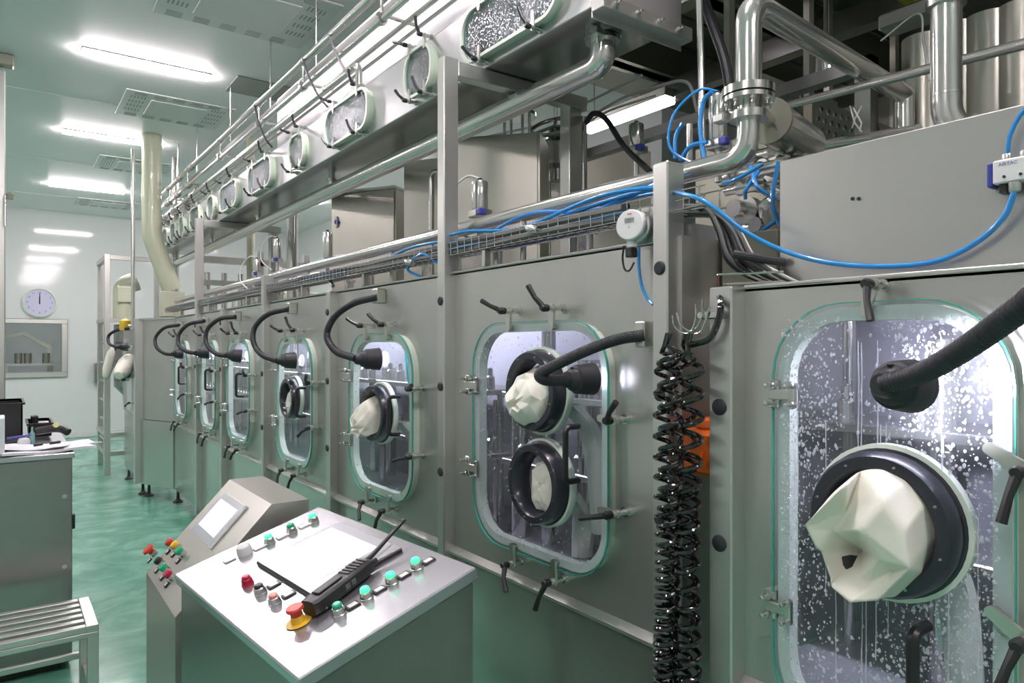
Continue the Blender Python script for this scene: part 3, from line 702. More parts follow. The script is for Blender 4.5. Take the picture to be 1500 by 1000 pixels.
gooseneck('black gooseneck lamp arching left in front of the single glove port window', at(562, 434, X=0), px([(553, 435, -.045), (518, 444, -.12), (490, 464, -.17), (479, 491, -.19), (492, 514, -.19), (521, 525, -.17)]), at(520, 526, X=-.17), (.985, -.17, 0), hs=1.1)
gooseneck('black gooseneck lamp arching left over the narrow glove port window', at(433, 452, X=0), px([(424, 452, -.045), (393, 460, -.12), (374, 478, -.17), (371, 500, -.19), (383, 519, -.19), (406, 528, -.17)]), at(405, 528, X=-.17), (.985, -.17, 0), hs=1.05)
gooseneck('black gooseneck lamp over the fourth window from the right', at(352, 463, X=0), px([(345, 464, -.045), (322, 467, -.12), (304, 482, -.17), (302, 502, -.19), (315, 517, -.19), (331, 521, -.17)]), at(330, 519, X=-.17), (.97, -.2, -.12), hs=1.05)
gooseneck('black gooseneck lamp beside the second tall post', at(305, 470, X=0), px([(299, 470, -.045), (276, 475, -.12), (262, 490, -.17), (262, 505, -.19), (272, 514, -.19), (286, 517, -.17)]), at(285, 517, X=-.17), (.985, -.17, 0), hs=1.05)
gooseneck('black gooseneck lamp on the farthest straight module, by the angled corner', at(268, 475, X=0), px([(262, 476, -.045), (241, 480, -.12), (228, 494, -.17), (229, 508, -.19), (240, 517, -.19), (252, 519, -.17)]), at(250, 518, X=-.17), (.985, -.17, 0), hs=1.05)
gooseneck('small far gooseneck lamp beyond the angled corner', at(194, 480, X=-.24), px([(188, 481, -.29), (170, 484, -.37), (159, 492, -.42), (160, 503, -.44), (172, 509, -.43)]), at(172, 508, X=-.42), (.985, -.17, 0), power=1)
gooseneck('very close gooseneck lamp with thick neck at the right edge, aimed into the wet window', (0, .30, 1.88), [V((-.04, .30, 1.88)), V((-.25, .22, 1.92)), at(1560, 400, X=-.5), at(1500, 447, X=-.5), at(1440, 492, X=-.44), at(1390, 525, X=-.385), at(1345, 548, X=-.35), at(1296, 562, X=-.33)], at(1290, 563, X=-.34), (.99, -.02, -.06), hs=.95, power=20)

# ================================================================== CONVEYOR DUCT OVERHEAD
dx0, dx1, dz0, dz1 = .16, .53, 2.9, 3.17
DT = thing('conveyor_duct', 'long overhead steel transfer duct with oval clamped windows', 'duct', (.35, 5, 2.9))
part('front_sheet', G().box((dx0, 1.80, dz0), (dx0+.01, 9.85, dz1+.02), .002), 'duct', DT)
part('bottom_sheet', G().box((dx0, 1.80, dz0-.006), (dx1, 9.85, dz0), .002), 'cabinet', DT)  # underside shade put into the colour by a darker steel
part('top_sheet', G().box((dx0, 1.80, dz1+.02), (dx1, 9.85, dz1+.026), .002), 'duct', DT)
part('rear_sheet', G().box((dx1-.01, 1.80, dz0), (dx1, 9.85, dz1+.02), .002), 'duct', DT)
part('end_plate', G().box((dx0, 1.795, dz0-.04), (dx1+.1, 1.80, dz1+.6), .002), 'duct', DT)
part('end_flange', G().box((dx0, 1.74, dz0-.02), (dx1+.1, 1.80, dz0+.03), .003), 'post', DT)
for k in range(4): part('bolt', HBOLT, None, DT, Mw=frame((dx0+.06+k*.11, 1.74, dz0+.005), (0, -1, 0), (1, 0, 0), (0, 0, 1)) @ Matrix.Scale(.8, 4))
def duct_window(y, w, h=.23, lev=1):
    zc = (dz0+dz1)/2+.01; r = min(w, h)*.42
    wnd = part('duct_window', G().prism(rr(y, zc, w, h, r, 6), dx0-.035, dx0-.027), 'frostglass', DT)
    part('shade_backing', G().prism(rr(y, zc, w-.03, h-.03, r-.01, 6), dx0-.006, dx0-.001), 'ductshade', wnd)  # dark sheet over solid metal paints the shaded duct inside
    if w > .4 and y < 7: drops(wnd, y, zc, w*.86, h*.86, 700, int(y*9), x=dx0-.037, smax=.005)
    part('gasket', G().ringprism(rr(y, zc, w-.01, h-.01, r, 6), rr(y, zc, w-.045, h-.045, r-.018, 6), dx0-.027, dx0+.001), 'ductgasket', wnd)
    part('window_rim', G().ringprism(rr(y, zc, w+.006, h+.006, r, 6), rr(y, zc, w-.022, h-.022, r-.012, 6), dx0-.045, dx0-.026), 'gasket', wnd)
    for sy in (1, -1):
        clamp(DT, y+sy*w*.28, zc+h/2+.03, 0, -1, 35*sy+30, x=dx0, scale=.85)
        clamp(DT, y+sy*w*.28, zc-h/2-.012, 0, 1, 30+10*sy, x=dx0, scale=.85)
for y, w_ in ((2.26, .66), (2.99, .27), (3.87, .62), (4.72, .30), (5.57, .60), (6.5, .58), (7.15, .26), (7.85, .45), (8.5, .26), (9.0, .3), (9.5, .34)): duct_window(y, w_)
# supports: tall posts belong to modules; cross beams and rear posts
for y, nm in ((2.45, 'steel cross beam and rear post carrying the duct at the central tall post'), (6.95, 'steel cross beam and rear post carrying the duct at the second tall post')):
    t = thing('duct_support', nm, 'frame', (.7, y, 0))
    part('cross_beam', G().box((.02, y, dz0-.07), (.74, y+.055, dz0-.008), .004), 'post', t)
    part('rear_post', G().box((.64, y+.02, 0), (.72, y+.09, dz0-.008), .004), 'post', t)
# drain pipe under the duct with elbow into the duct end
DP = thing('drain_pipe', 'thick polished pipe slung under the duct, elbowing up into its near end', 'pipe', (.33, 5, 2.8))
part('pipe_run', G().tube(fillet([(.33, 9.9, 2.79), (.33, 1.98, 2.79), (.33, 1.90, 2.80), (.36, 1.86, 2.895)], .09, 8) if False else fillet([(.33, 9.9, 2.78), (.33, 1.92, 2.78), (.33, 1.92, 2.89)], .105, 10), .048, 22), 'tube', DP)
part('flange', G().cyl((.33, 1.92, 2.862), (.33, 1.92, 2.876), .066, 28).cyl((.33, 1.92, 2.879), (.33, 1.92, 2.893), .07, 28), 'bolt', DP)
part('clamp_band', G().box((.25, 1.87, 2.86), (.29, 1.90, 2.89), .004).cyl((.27, 1.885, 2.83), (.27, 1.885, 2.91), .006), 'bolt', DP)
for y in (4.6, 6.3, 8.0): part('drop_pipe', G().cyl((.33, y, 2.8), (.33, y, 2.895), .022).cyl((.33, y, 2.85), (.33, y, 2.862), .034), 'tube', DP)

# overhead process pipes
def pipe(label, pts, r, fil=.06, mat='tube', name='process_pipe', cat='pipe', group=None, n=14):
    return solo(name, G().tube(fillet(pts, fil) if len(pts) > 2 else pts, r, n), mat, label, cat, group)
OP = 'parallel pipes above the duct'
pipe('highest of the parallel overhead pipes above the duct', [(.13, 10.2, 3.62), (.13, .9, 3.62)], .024, group=OP)
pipe('second overhead pipe, hung just below the highest one', [(.13, 10.4, 3.45), (.13, .9, 3.45)], .017, group=OP)
pipe('thin overhead pipe immediately behind the second one', [(.25, 10.2, 3.45), (.25, .9, 3.45)], .014, group=OP)
pipe('overhead pipe that ends in a downward hook by an oval duct window', [(.14, 10.0, 3.32), (.14, 3.72, 3.32), (.14, 3.72, 3.17)], .020, fil=.05, group=OP)
pipe('thinnest overhead pipe, closest to the duct top', [(.30, 10.2, 3.42), (.30, .9, 3.42)], .010, group=OP)
pipe('low overhead pipe reaching only the far half of the duct', [(.20, 10.2, 3.28), (.20, 6.0, 3.28)], .016, group=OP)
t = thing('steel_channel', 'dull grey channel running behind the highest overhead pipes', 'channel', (.33, 5, 3.6))
part('web', G().box((.20, .9, 3.52), (.205, 10, 3.59), .002), 'hatch', t); part('flange', G().box((.205, .9, 3.585), (.235, 10, 3.59)), 'post', t)
for i, y in enumerate((2.2, 3.4, 4.6, 5.6, 6.8, 8.2, 9.2)):
    t = thing('pipe_hanger', 'steel hanger bracket on the overhead pipes, %s' % ('nearest, at the top edge of the picture', 'second, above the gap between the wide oval windows', 'third, left of the downward hook pipe', 'fourth, in the middle of the visible pipes', 'fifth, above the second tall post', 'sixth, just right of the far fittings', 'farthest, among the cluster of fittings')[i], 'bracket', (.13, y, 3.4), 'hangers on the overhead pipes')
    part('hanger_rod', G().cyl((.13, y, 3.43), (.13, y, 3.62), .008), 'bolt', t)
    part('cross_bar', G().box((.10, y-.012, 3.47), (.34, y+.012, 3.482)), 'bolt', t)
    for z in (3.62, 3.45): part('pipe_clip', G().lathe((.13, y-.015, z), (0, 1, 0), [(0, .02), (0, .030), (.03, .030), (.03, .02)], 14), 'bolt', t)
    part('rod_to_ceiling', G().cyl((.22, y, 3.59), (.22, y, CZ), .006), 'bolt', t)
for i, (y, dz) in enumerate(((3.75, 0), (5.3, 0), (4.2, .1))):
    pts = spline([(.11, y+.35, 3.62), (.09, y+.18, 3.44), (.10, y+.04, 3.28), (.13, y-.03, 3.2)], 6)
    solo('black_cable', G().tube(pts, .007, 8), 'rubber', 'short black cable drooping from the overhead pipes to the duct', 'cable', 'black cables between pipes and duct')
# far pipe column and fittings cluster
for i, (u, w_) in enumerate(((254, .03), (260, .02))):
    p = at(u, 238, Y=9.9); solo('riser_pipe', G().cyl((p.x, 9.9, 2.4), (p.x, 9.9, CZ if False else p.z+.2), w_, 12), 'tube', 'polished upright pipe at the far end of the overhead pipes', 'pipe', 'far upright pipes')
rg = random.Random(5)
for k in range(16):
    u = rg.uniform(244, 300); xz = ((.13, 3.62), (.13, 3.45), (.25, 3.45), (.14, 3.32), (.20, 3.28))[k % 5]; p = V((xz[0], 8.0+k*.125, xz[1]))
    g = G(); g.lathe(p, (0, 1, 0), [(-.09, 0), (-.09, .02), (-.06, .02), (-.06, .034), (-.045, .034), (-.045, .022), (.045, .022), (.045, .036), (.06, .036), (.06, .02), (.1, .02), (.1, 0)], 12)
    solo('pipe_fitting', g, 'bolt', 'small steel clamp fitting in the cluster at the far end of the overhead pipes', 'fitting', 'far cluster of pipe fittings')
# tall cream pipe
cp = [(-.10, 9.0, CZ), (-.10, 9.0, 2.98), at(252, 425, Y=9.0)]
cp[2] = V((cp[2].x, 9.0, cp[2].z))
t = thing('cream_duct', 'thick cream plastic duct dropping from the ceiling and kinking right', 'duct', (-.1, 9, 2.4))
pp = fillet(cp, .10, 4); part('duct_tube', G().tube(pp, .105, 28), 'cream', t)
q = cp[2]; part('collar', G().box((q.x-.12, 8.9, q.z-.32), (q.x+.12, 9.12, q.z-.02), .01), 'cream', t)
pipe('thin polished upright pipe just left of the cream duct', [(-.28, 9.1, 1.9), (-.28, 9.1, 3.98)], .022)
pipe('cream upright pole seen under the duct', [(.85, 8.4, 0), (.85, 8.4, CZ)], .045, mat='cream', name='cream_pole')
p = at(421, 318, X=.8); pipe('polished round column behind the second tall post', [(.85, p.y, 0), (.85, p.y, CZ)], .055, name='steel_column', n=22)
pipe('long cream horizontal pipe far behind the line', [(.9, 10.5, 2.45), (2.6, 10.5, 2.45)], .08, mat='cream', name='cream_pipe')
t = thing('pipe_stand', 'upright stand under the long cream pipe far behind the line', 'stand', (1.9, 10.5, 0))
for x_ in (1.2, 2.4): part('leg', G().cyl((x_, 10.5, 0), (x_, 10.5, 2.4), .03, 10), 'post', t)
pipe('cream bent pipe at the far tower, rising from a small box', [at(181, 470, Y=11.0), at(181, 418, Y=11.0), at(200, 412, Y=11.0)], .13, .14, 'cream', name='cream_elbow', n=20)
solo('cream_box', G().box((at(170, 450, Y=11).x, 10.85, 2.30), (at(192, 450, Y=11).x, 11.15, 2.52), .01), 'cream', 'cream square socket under the far bent pipe', 'box')

# far tower frame with ladder
T = thing('tower_frame', 'tall open square-tube steel frame standing before the far wall', 'frame', (-.2, 10.8, 0))
Y1, Y2 = 10.6, 11.6; xa = at(143, 500, Y=Y2).x; xb = at(157, 500, Y=Y1).x; xc = xb+.75
ztop = at(157, 372, Y=Y1).z
for x, y in ((xb, Y1), (xb+.02, Y2), (xc, Y1), (xc, Y2)): part('upright', G().box((x-.035, y-.035, .0), (x+.035, y+.035, ztop), .004), 'post', T)
for z in (ztop-.07, 2.02, .5, .25):
    part('rail', G().box((xb, Y1-.03, z), (xc, Y1+.03, z+.06), .004), 'post', T)
    part('rail', G().box((xb-.03, Y1, z), (xb+.03, Y2, z+.06), .004), 'post', T)
for k in range(7): part('rung', G().cyl((xb, Y1, .45+k*.26), (xb, Y2-.3, .45+k*.26), .018, 8), 'bolt', T)
t = thing('far_vessel', 'dark steel vessel with conical bottom inside the tower frame', 'vessel', (xb+.4, 11, .6))
part('vessel_body', G().lathe((xb+.42, 11.0, .9), (0, 0, 1), [(0, 0), (0, .08), (.25, .3), (1.1, .3), (1.12, 0)], 24), 'cabinet', t)
for a in range(3): part('leg', G().cyl((xb+.42+.2*math.cos(a*2.1), 11+.2*math.sin(a*2.1), 0), (xb+.42+.2*math.cos(a*2.1), 11+.2*math.sin(a*2.1), 1.1), .03, 10), 'tube', t)
solo('wall_switch_box', G().box((-.12, 15.05, 1.02), (.08, 15.2, 1.38), .01).box((-.08, 15.02, 1.1), (.0, 15.05, 1.3), .005), 'bolt', 'small grey switch box on the far wall beside the tower frame', 'box')
p = at(184, 484, X=-.3); solo('warning_beacon', G().lathe(p, (0, 0, 1), [(0, 0), (0, .06), (.02, .07), (.12, .065), (.15, 0)], 16), 'yellow', 'amber beacon at the far end of the line beside the far gooseneck lamp', 'beacon')

# ================================================================== PIPE AND CABLE TRAY ALONG THE LINE TOP
MP = thing('main_pipe', 'long steel pipe along the machine top rising through an elbow at right', 'pipe', (.09, 5, 2.2))
pz = 2.215
mitre = V((1.10, 1.14, 2.60))
part('pipe_run', G().tube(fillet([(.09, 8.6, pz), (.09, 1.115, pz), (.09, 1.115, 2.36)], .10, 10), .030, 22), 'tube', MP)
mt = at(1324, 138, X=1.12)
part('riser', G().tube(fillet([(.09, 1.115, 2.40), (.09, 1.115, 2.625), mt], .07, 8), .034, 24), 'tube', MP)
part('down_leg', G().cyl(mt+V((0, 0, .012)), (mt.x, mt.y, 2.1), .034, 22), 'tube', MP)
part('flange', G().cyl((.09, 1.115, 2.36), (.09, 1.115, 2.372), .066, 32).cyl((.09, 1.115, 2.376), (.09, 1.115, 2.396), .068, 32), 'bolt', MP)
for k in range(8): a = k*PI/4; part('bolt', HBOLT, None, MP, Mw=frame((.09+.056*math.cos(a), 1.115+.056*math.sin(a), 2.36), (0, 0, -1), (1, 0, 0), (0, -1, 0)) @ Matrix.Scale(.6, 4))
part('clamp_band', G().cyl((.09, 1.115, 2.312), (.09, 1.115, 2.332), .05, 26).box((.03, 1.15, 2.31), (.06, 1.185, 2.335), .004), 'bolt', MP)
for y in (2.1, 3.2, 4.4, 5.6, 6.8): part('pipe_support', G().cyl((.09, y, TOPZ), (.09, y, pz), .012, 10).cyl((.09, y, TOPZ), (.09, y, TOPZ+.01), .03, 12), 'bolt', MP)
TRY = thing('cable_tray', 'wire basket tray full of cables along the machine top', 'cable tray', (.03, 5, 2.08))
ty0, ty1, tx0, tx1, tz = 1.16, 8.6, -.03, .055, 2.085
g = G()
for x, z in ((tx0, tz), (tx0, tz+.025), (tx0, tz+.05), (tx1, tz+.05), (tx0+.03, tz), (tx1, tz)): g.cyl((x, ty0, z), (x, ty1, z), .0022, 6)
part('long_wires', g, 'bolt', TRY)
def _rung(g): g.tube([(tx0, 0, .052), (tx0, 0, 0), (tx1, 0, 0), (tx1, 0, .052)], .003, 6)
RG = cached('rung', _rung, 'bolt')
k = 0; y = ty0+.02
while y < ty1: part('rung', RG, None, TRY, Mw=Matrix.Translation((0, y, tz))); y += .052
for y in (2.2, 3.3, 4.2, 5.4, 6.6, 7.8): part('tray_bracket', G().box((-.02, y, TOPZ), (.01, y+.02, tz), .002), 'bolt', TRY)
cols = ['greycable', 'greycable', 'black', 'purple', 'whitecable', 'blue', 'greycable', 'whitecable', 'purple']
nm = {'greycable': 'grey', 'black': 'black', 'purple': 'purple', 'whitecable': 'white', 'blue': 'blue'}
for i in range(12):
    m_ = cols[i % 9]; r_ = rnd.choice((.009, .012, .014)) if m_ != 'blue' else .007
    x = tx0+.012+(i % 5)*.014; z = tz+.012+(i//5)*.014
    pts = [(x+rnd.uniform(-.006, .006), ty0+.3+(ty1-ty0-.3)*k/24, z+rnd.uniform(-.004, .006)) for k in range(25)]
    solo('cable', G().tube(spline(pts, 2), r_, 7), m_, '%s cable lying in the wire basket tray' % nm[m_], 'cable', '%s cables in the tray' % nm[m_])
for i, (zo, ya, yb) in enumerate(((.072, 1.3, 2.45), (.06, 1.3, 3.0), (.082, 1.3, 2.2))):
    pts = [(-.02+.012*i+rnd.uniform(-.006, .006), ya+(yb-ya)*k/9, 2.085+zo+.02*math.sin(k*.9+i)-.006*k/9) for k in range(10)]
    solo('air_hose', G().tube(spline(pts, 4), .0068, 8), 'blue', ('lowest blue air hose on the tray between the two square posts', 'longest blue air hose on the tray, running past the central tall post', 'uppermost blue air hose on the tray left of the square post')[i], 'hose', 'blue hoses on the tray')
solo('air_hose', G().tube(spline(px([(650, 383, 0), (640, 384, -.02), (620, 372, -.03), (602, 383, -.03), (598, 396, -.02), (615, 404, 0), (633, 408, .01)]), 6), .006, 8), 'blue', 'blue hose end looping over the tray left of the central tall post', 'hose')
solo('hose_coupling', G().lathe(at(600, 384, X=-.035), (0, 1, .2), [(-.03, 0), (-.03, .012), (0, .016), (.03, .012), (.03, 0)], 12), 'bolt', 'small metal coupling on the tray left of the central tall post', 'coupling')
solo('hose_coupling', G().lathe(at(781, 335, X=-.035), (0, 1, .2), [(-.03, 0), (-.03, .012), (0, .018), (.03, .012), (.03, 0)], 12), 'bolt', 'small metal coupling clipped over the tray between the two square posts', 'coupling')
pipe('thin bent pipe just under the main pipe at the wire tray', [(.12, 3.0, 2.14), (.12, 1.45, 2.14), (.12, 1.34, 2.12)], .014, name='thin_pipe')
pipe('thin pipe along the far tray, left of the central post', [(.0, 7.6, 2.12), (.0, 3.9, 2.14), (.0, 3.75, 2.05)], .011, name='thin_pipe')

# big blue hose looping over the right housing
solo('air_hose', G().tube(spline(px([(880, 300, .06), (960, 283, .04), (1005, 285, -.06), (1040, 300, -.07), (1090, 338, -.02), (1145, 366, .03), (1210, 384, .05), (1290, 390, .055), (1370, 383, .06), (1430, 355, .06), (1470, 318, .055), (1486, 282, .05)]), 8), .0058, 12), 'blue', 'large bright blue hose sagging across the upper right housing', 'hose')
# pilot valve at right
vp = at(1473, 250, X=.06)
t = thing('pilot_valve', 'white pneumatic valve block with blue hoses on the right housing', 'valve', (vp.x, vp.y, vp.z-.03))
yy0, yy1 = at(1455, 250, X=.06).y, at(1500, 250, X=.06).y-.02
zt, zb_ = vp.z+.022, vp.z-.024
part('valve_body', G().box((.055, yy1, zb_), (.088, yy0, zt), .003), 'whiteplastic', t)
part('end_cap', G().box((.058, yy0, zb_-.004), (.088, yy0+.011, zt-.002), .003), 'bluecap', t)
for k, y in enumerate((yy0-.02, yy0-.05)):
    part('fitting', G().lathe((.07, y, zt), (0, 0, 1), [(0, 0), (0, .009), (.008, .0095), (.012, .008), (.013, 0)], 14), 'castarm', t)
    part('hose', G().tube(spline([(.07, y, zt+.01), (.065, y-.008, zt+.05), (.06, y-.035, zt+.09), (.06, y-.09, zt+.12)], 6), .0042, 10), 'blue', t)
part('lower_fitting', G().lathe((.065, yy0-.034, zb_), (0, 0, -1), [(0, 0), (0, .011), (.014, .011), (.018, .009), (.018, 0)], 14), 'castarm', t)
part('solenoid', G().box((.06, yy0-.022, zb_-.018), (.085, yy0-.008, zb_), .002), 'black', t)
part('lettering', textmesh('AIRTAC', .009, 'text'), 'text', t, Mw=frame((.0545, yy0-.026, zt-.010), (0, -1, 0), (0, 0, 1), (-1, 0, 0)))
for k, y in enumerate((yy0-.02, yy0-.047)): part('screw', G().cyl((.055, y, zb_+.012), (.053, y, zb_+.012), .0028, 10), 'dark', t)

# flow meter
fp = at(932, 333, X=-.03)
ax = (CAM-fp).normalized(); ax = V((-.80, -.22, .06)).normalized()
t = thing('flow_meter', 'round white pressure transmitter with small grey display beside the square post', 'meter', fp-V((0, 0, .05)))
part('meter_body', G().lathe(fp, ax, [(-.03, 0), (-.03, .042), (-.022, .047), (.008, .047), (.012, .041), (.018, .041), (.02, .044), (.038, .044), (.041, .041), (.041, 0)], 36), 'whiteplastic', t)
sx = ax.cross(V((0, 0, 1))).normalized()*-1; sx = V((0, 0, 1)).cross(ax).normalized(); sy = ax.cross(sx)
fc = fp+ax*.042
part('display', G().box((-.015, -.006, 0), (.015, .006, .001)).mesh('display'), 'lcd', t, Mw=frame(fc+sy*.013, sx, sy, ax))
part('logo_mark', G().box((-.007, -.0015, 0), (.007, .0015, .0006)).mesh('logo'), 'redprint', t, Mw=frame(fc+sy*.030, sx, sy, ax))
part('lettering', textmesh('0.0', .009, 'ink'), 'ink', t, Mw=frame(fc+sy*.013+ax*.0015, sx, sy, ax))
part('symbol', textmesh('8', .010, 'lcd'), 'lcd', t, Mw=frame(fc-sy*.008+ax*.0005, sx, sy, ax))
part('plug_block', G().box((fp.x-.035, fp.y-.014, fp.z-.088), (fp.x-.008, fp.y+.012, fp.z-.060), .003), 'black', t)
part('neck', G().box((fp.x-.03, fp.y-.012, fp.z-.062), (fp.x-.005, fp.y+.012, fp.z-.03), .004), 'whiteplastic', t)
part('backplate', G().box((fp.x+.018, fp.y-.05, fp.z-.05), (fp.x+.024, fp.y+.04, fp.z+.062), .002), 'castarm', t)
part('cord', G().tube(spline(px([(914, 360, -.06), (912, 378, -.06), (915, 394, -.06), (922, 396, -.06), (929, 384, -.055)]), 6), .003, 8), 'black', t)
solo('air_hose', G().tube(spline(px([(936, 362, -.03), (936, 390, -.03), (940, 418, -.03), (948, 436, -.03), (957, 446, -.045)]), 6), .0048, 10), 'blue', 'short blue hose hanging below the round white meter to the square post', 'hose')

# ================================================================== COILED HOSES
def coil(label, y, x, r, zt, zb, p0, p1, ph, hr=.0068):
    pts = []; z = zt; a = ph
    while z > zb:
        t_ = (zt-z)/(zt-zb); pitch = p0+(p1-p0)*t_
        sag = .006*math.sin(7*t_+ph)
        pts.append(V((x+r*math.sin(a), y+r*math.cos(a)+sag+.012*t_, z))); a += 2*PI/14; z -= pitch/14
    pts = [V((x, y, zt+.05)), V((x, y+.01, zt+.02))]+pts
    solo('coiled_hose', G().tube(pts, hr, 9), 'gloss', label, 'hose', 'coiled black hoses')
coil('glossy black coiled hose hanging closest to the square post', 1.225, -.10, .027, 1.70, .74, .060, .036, .3, .0068)
coil('glossy black coiled hose at the back of the hanging bunch', 1.19, -.07, .026, 1.70, .80, .075, .045, 1.2, .0062)
coil('glossy black coiled hose in the middle of the hanging bunch', 1.188, -.135, .026, 1.70, .74, .058, .034, 2.6, .0068)
coil('glossy black coiled hose hanging nearest the right module', 1.150, -.10, .028, 1.70, .74, .062, .038, 4.4, .0068)
t = thing('hose_hooks', 'bent steel wire hooks holding the coiled hoses', 'hook', (-.08, 1.19, 1.73))
for pts in (((985, 462), (988, 478), (1000, 487), (1008, 488)), ((991, 458), (996, 474), (1008, 484), (1016, 484)), ((1019, 445), (1019, 466), (1014, 482), (1008, 487)), ((1029, 438), (1028, 462), (1020, 480), (1010, 486)), ((1040, 450), (1033, 470), (1026, 486), (1018, 489))):
    part('wire_hook', G().tube(spline([at(u, v, X=-.075) for u, v in pts], 5), .0024, 7), 'bolt', t)
solo('black_cable', G().tube(spline(px([(1052, 425, -.02), (1056, 445, -.07), (1052, 470, -.075), (1040, 495, -.08), (1020, 503, -.09), (1005, 506, -.10)]), 6), .0085, 10), 'gloss', 'short glossy black cable from the pipe clip to the coiled hoses', 'cable')
solo('pipe_clip', G().box((-.072, 1.085, 1.785), (-.056, 1.145, 1.805), .003).cyl((-.07, 1.09, 1.795), (-.078, 1.09, 1.795), .008).cyl((-.07, 1.14, 1.795), (-.078, 1.14, 1.795), .008), 'bolt', 'small bolted steel clip holding the black cable on the post', 'clip')

# cable bundle falling behind the square post
for i in range(13):
    m_ = ('black', 'greycable', 'whitecable', 'black', 'greycable', 'whitecable', 'black')[i % 7]; o_ = rnd.uniform(-1, 1)
    pts = [at(985+rnd.uniform(-4, 4), 300+i*1.5, X=.06), at(1030+i*1.6, 303+i*1.2, X=.05+.01*o_), at(1050+i*2.6, 335+2*o_, X=.04+.02*o_), at(1062+i*3.6, 375+3*o_, X=.04+.02*o_), at(1085+i*4.5, 398+2*o_, X=.05), at(1120+i*4, 412+o_*4, X=.07)]
    solo('cable', G().tube(spline(pts, 7), rnd.choice((.0045, .006, .007)), 8), m_, '%s cable curving down in the bundle right of the square post' % nm[m_], 'cable', '%s cables in the falling bundle' % nm[m_])
solo('black_conduit', G().tube(px([(1075, 372, 0.0), (1110, 378, .03), (1150, 384, .08)]), .011, 10), 'rubber', 'thick black conduit stub lying over the cable bundle', 'conduit')
for i, (a, b_) in enumerate((((1052, 402), (1148, 398)), ((1052, 402), (1052, 420)), ((1060, 416), (1148, 412)))):
    solo('wire_bracket', G().cyl(at(*a, X=.0), at(*b_, X=.03), .003, 6), 'bolt', 'bent steel wire holding the cables behind the right module corner', 'bracket', 'wire brackets by the cable bundle')
for i, (a, b_, X1) in enumerate((((1100, 243), (1138, 290), .3), ((1140, 238), (1142, 330), .2), ((1118, 240), (1060, 268), .25), ((1140, 320), (1100, 345), .25), ((1092, 290), (1112, 250), .3))):
    p = at(*a, X=X1); q = at(*b_, X=X1); mm = (p+q)/2+V((-.03, 0, -.02))
    solo('air_hose', G().tube(spline([p, mm, q], 8), .006, 8), 'blue', ('thick short blue hose end rising at the left corner of the right housing', 'long blue hose hanging down the left edge of the right housing', 'short blue hose slanting down under the pipe elbow', 'blue hose curving across the lower fittings left of the right housing', 'small blue hose rising between the fittings under the elbow')[i], 'hose', 'blue hoses among the fittings')

# dark box and plates behind
solo('dark_housing', G().box((.16, 1.075, 1.6), (.5, 1.255, 2.03), .004), 'darksteel', 'dark box behind the square post and cable bundle', 'box')
solo('steel_plate', G().box((.06, 1.27, 2.02), (.16, 1.36, 2.06)), 'post', 'small steel plate on the machine top beside the square post', 'plate')

# ================================================================== REAR EQUIPMENT
def ctrl_box(R0, L0, z0, z1, dep, label, lip=True, badge=False):
    a = V((R0[0], R0[1], 0)); b_ = V((L0[0], L0[1], 0)); d = (b_-a).normalized(); n_ = V((d.y, -d.x, 0)); 
    if n_.x < 0: n_ = -n_
    t = thing('control_box', label, 'cabinet', ((a.x+b_.x)/2, (a.y+b_.y)/2, z0))
    c8 = [a, b_, b_+n_*dep, a+n_*dep]
    part('box_body', G().hexa([p+V((0, 0, z0)) for p in c8]+[p+V((0, 0, z1)) for p in c8]), 'box', t)
    e = .012; f8 = [a-n_*.012+d*e, b_-n_*.012-d*e, b_-d*e, a+d*e]
    part('box_door', G().hexa([p+V((0, 0, z0+.01)) for p in f8]+[p+V((0, 0, z1-.012)) for p in f8]), 'box', t)
    if lip:
        l8 = [a-n_*.035-d*.01, b_-n_*.035+d*.01, b_+n_*dep, a+n_*dep]
        part('rain_lip', G().hexa([p+V((0, 0, z1)) for p in l8]+[p+V((0, 0, z1+.018)) for p in l8]), 'post', t)
    if badge:
        c = b_-d*.06-n_*.014; part('door_lock', G().cyl(c+V((0, 0, z1-.20)), c-n_*.012+V((0, 0, z1-.20)), .018, 14), 'bluecap', t); part('lock_plate', G().box((c.x-.01, c.y-.012, z1-.24), (c.x+.004, c.y+.012, z1-.16), .003), 'whiteplastic', t)
    return t
ctrl_box((.70, 4.365), (.42, 4.83), 2.05, 2.80, .3, 'olive grey steel box with a lip and small lock, left of the central tall post', badge=True)
ctrl_box((.78, 3.42), (.50, 3.86), 2.05, 2.85, .3, 'tall plain grey steel box directly left of the central tall post', lip=False)
ctrl_box((.62, 2.665), (.33, 3.0), 2.05, 2.76, .25, 'large blank steel box right of the central tall post', lip=False)
ctrl_box((1.75, 2.98), (1.15, 3.25), 2.1, 2.92, .4, 'dull steel box far behind, right of the rear post', lip=False)
pipe('bent steel pull pipe in front of the tall plain box', [(.56, 3.45, 2.72), (.50, 3.52, 2.72), (.50, 3.52, 2.1)], .016, .03, name='bent_pipe')
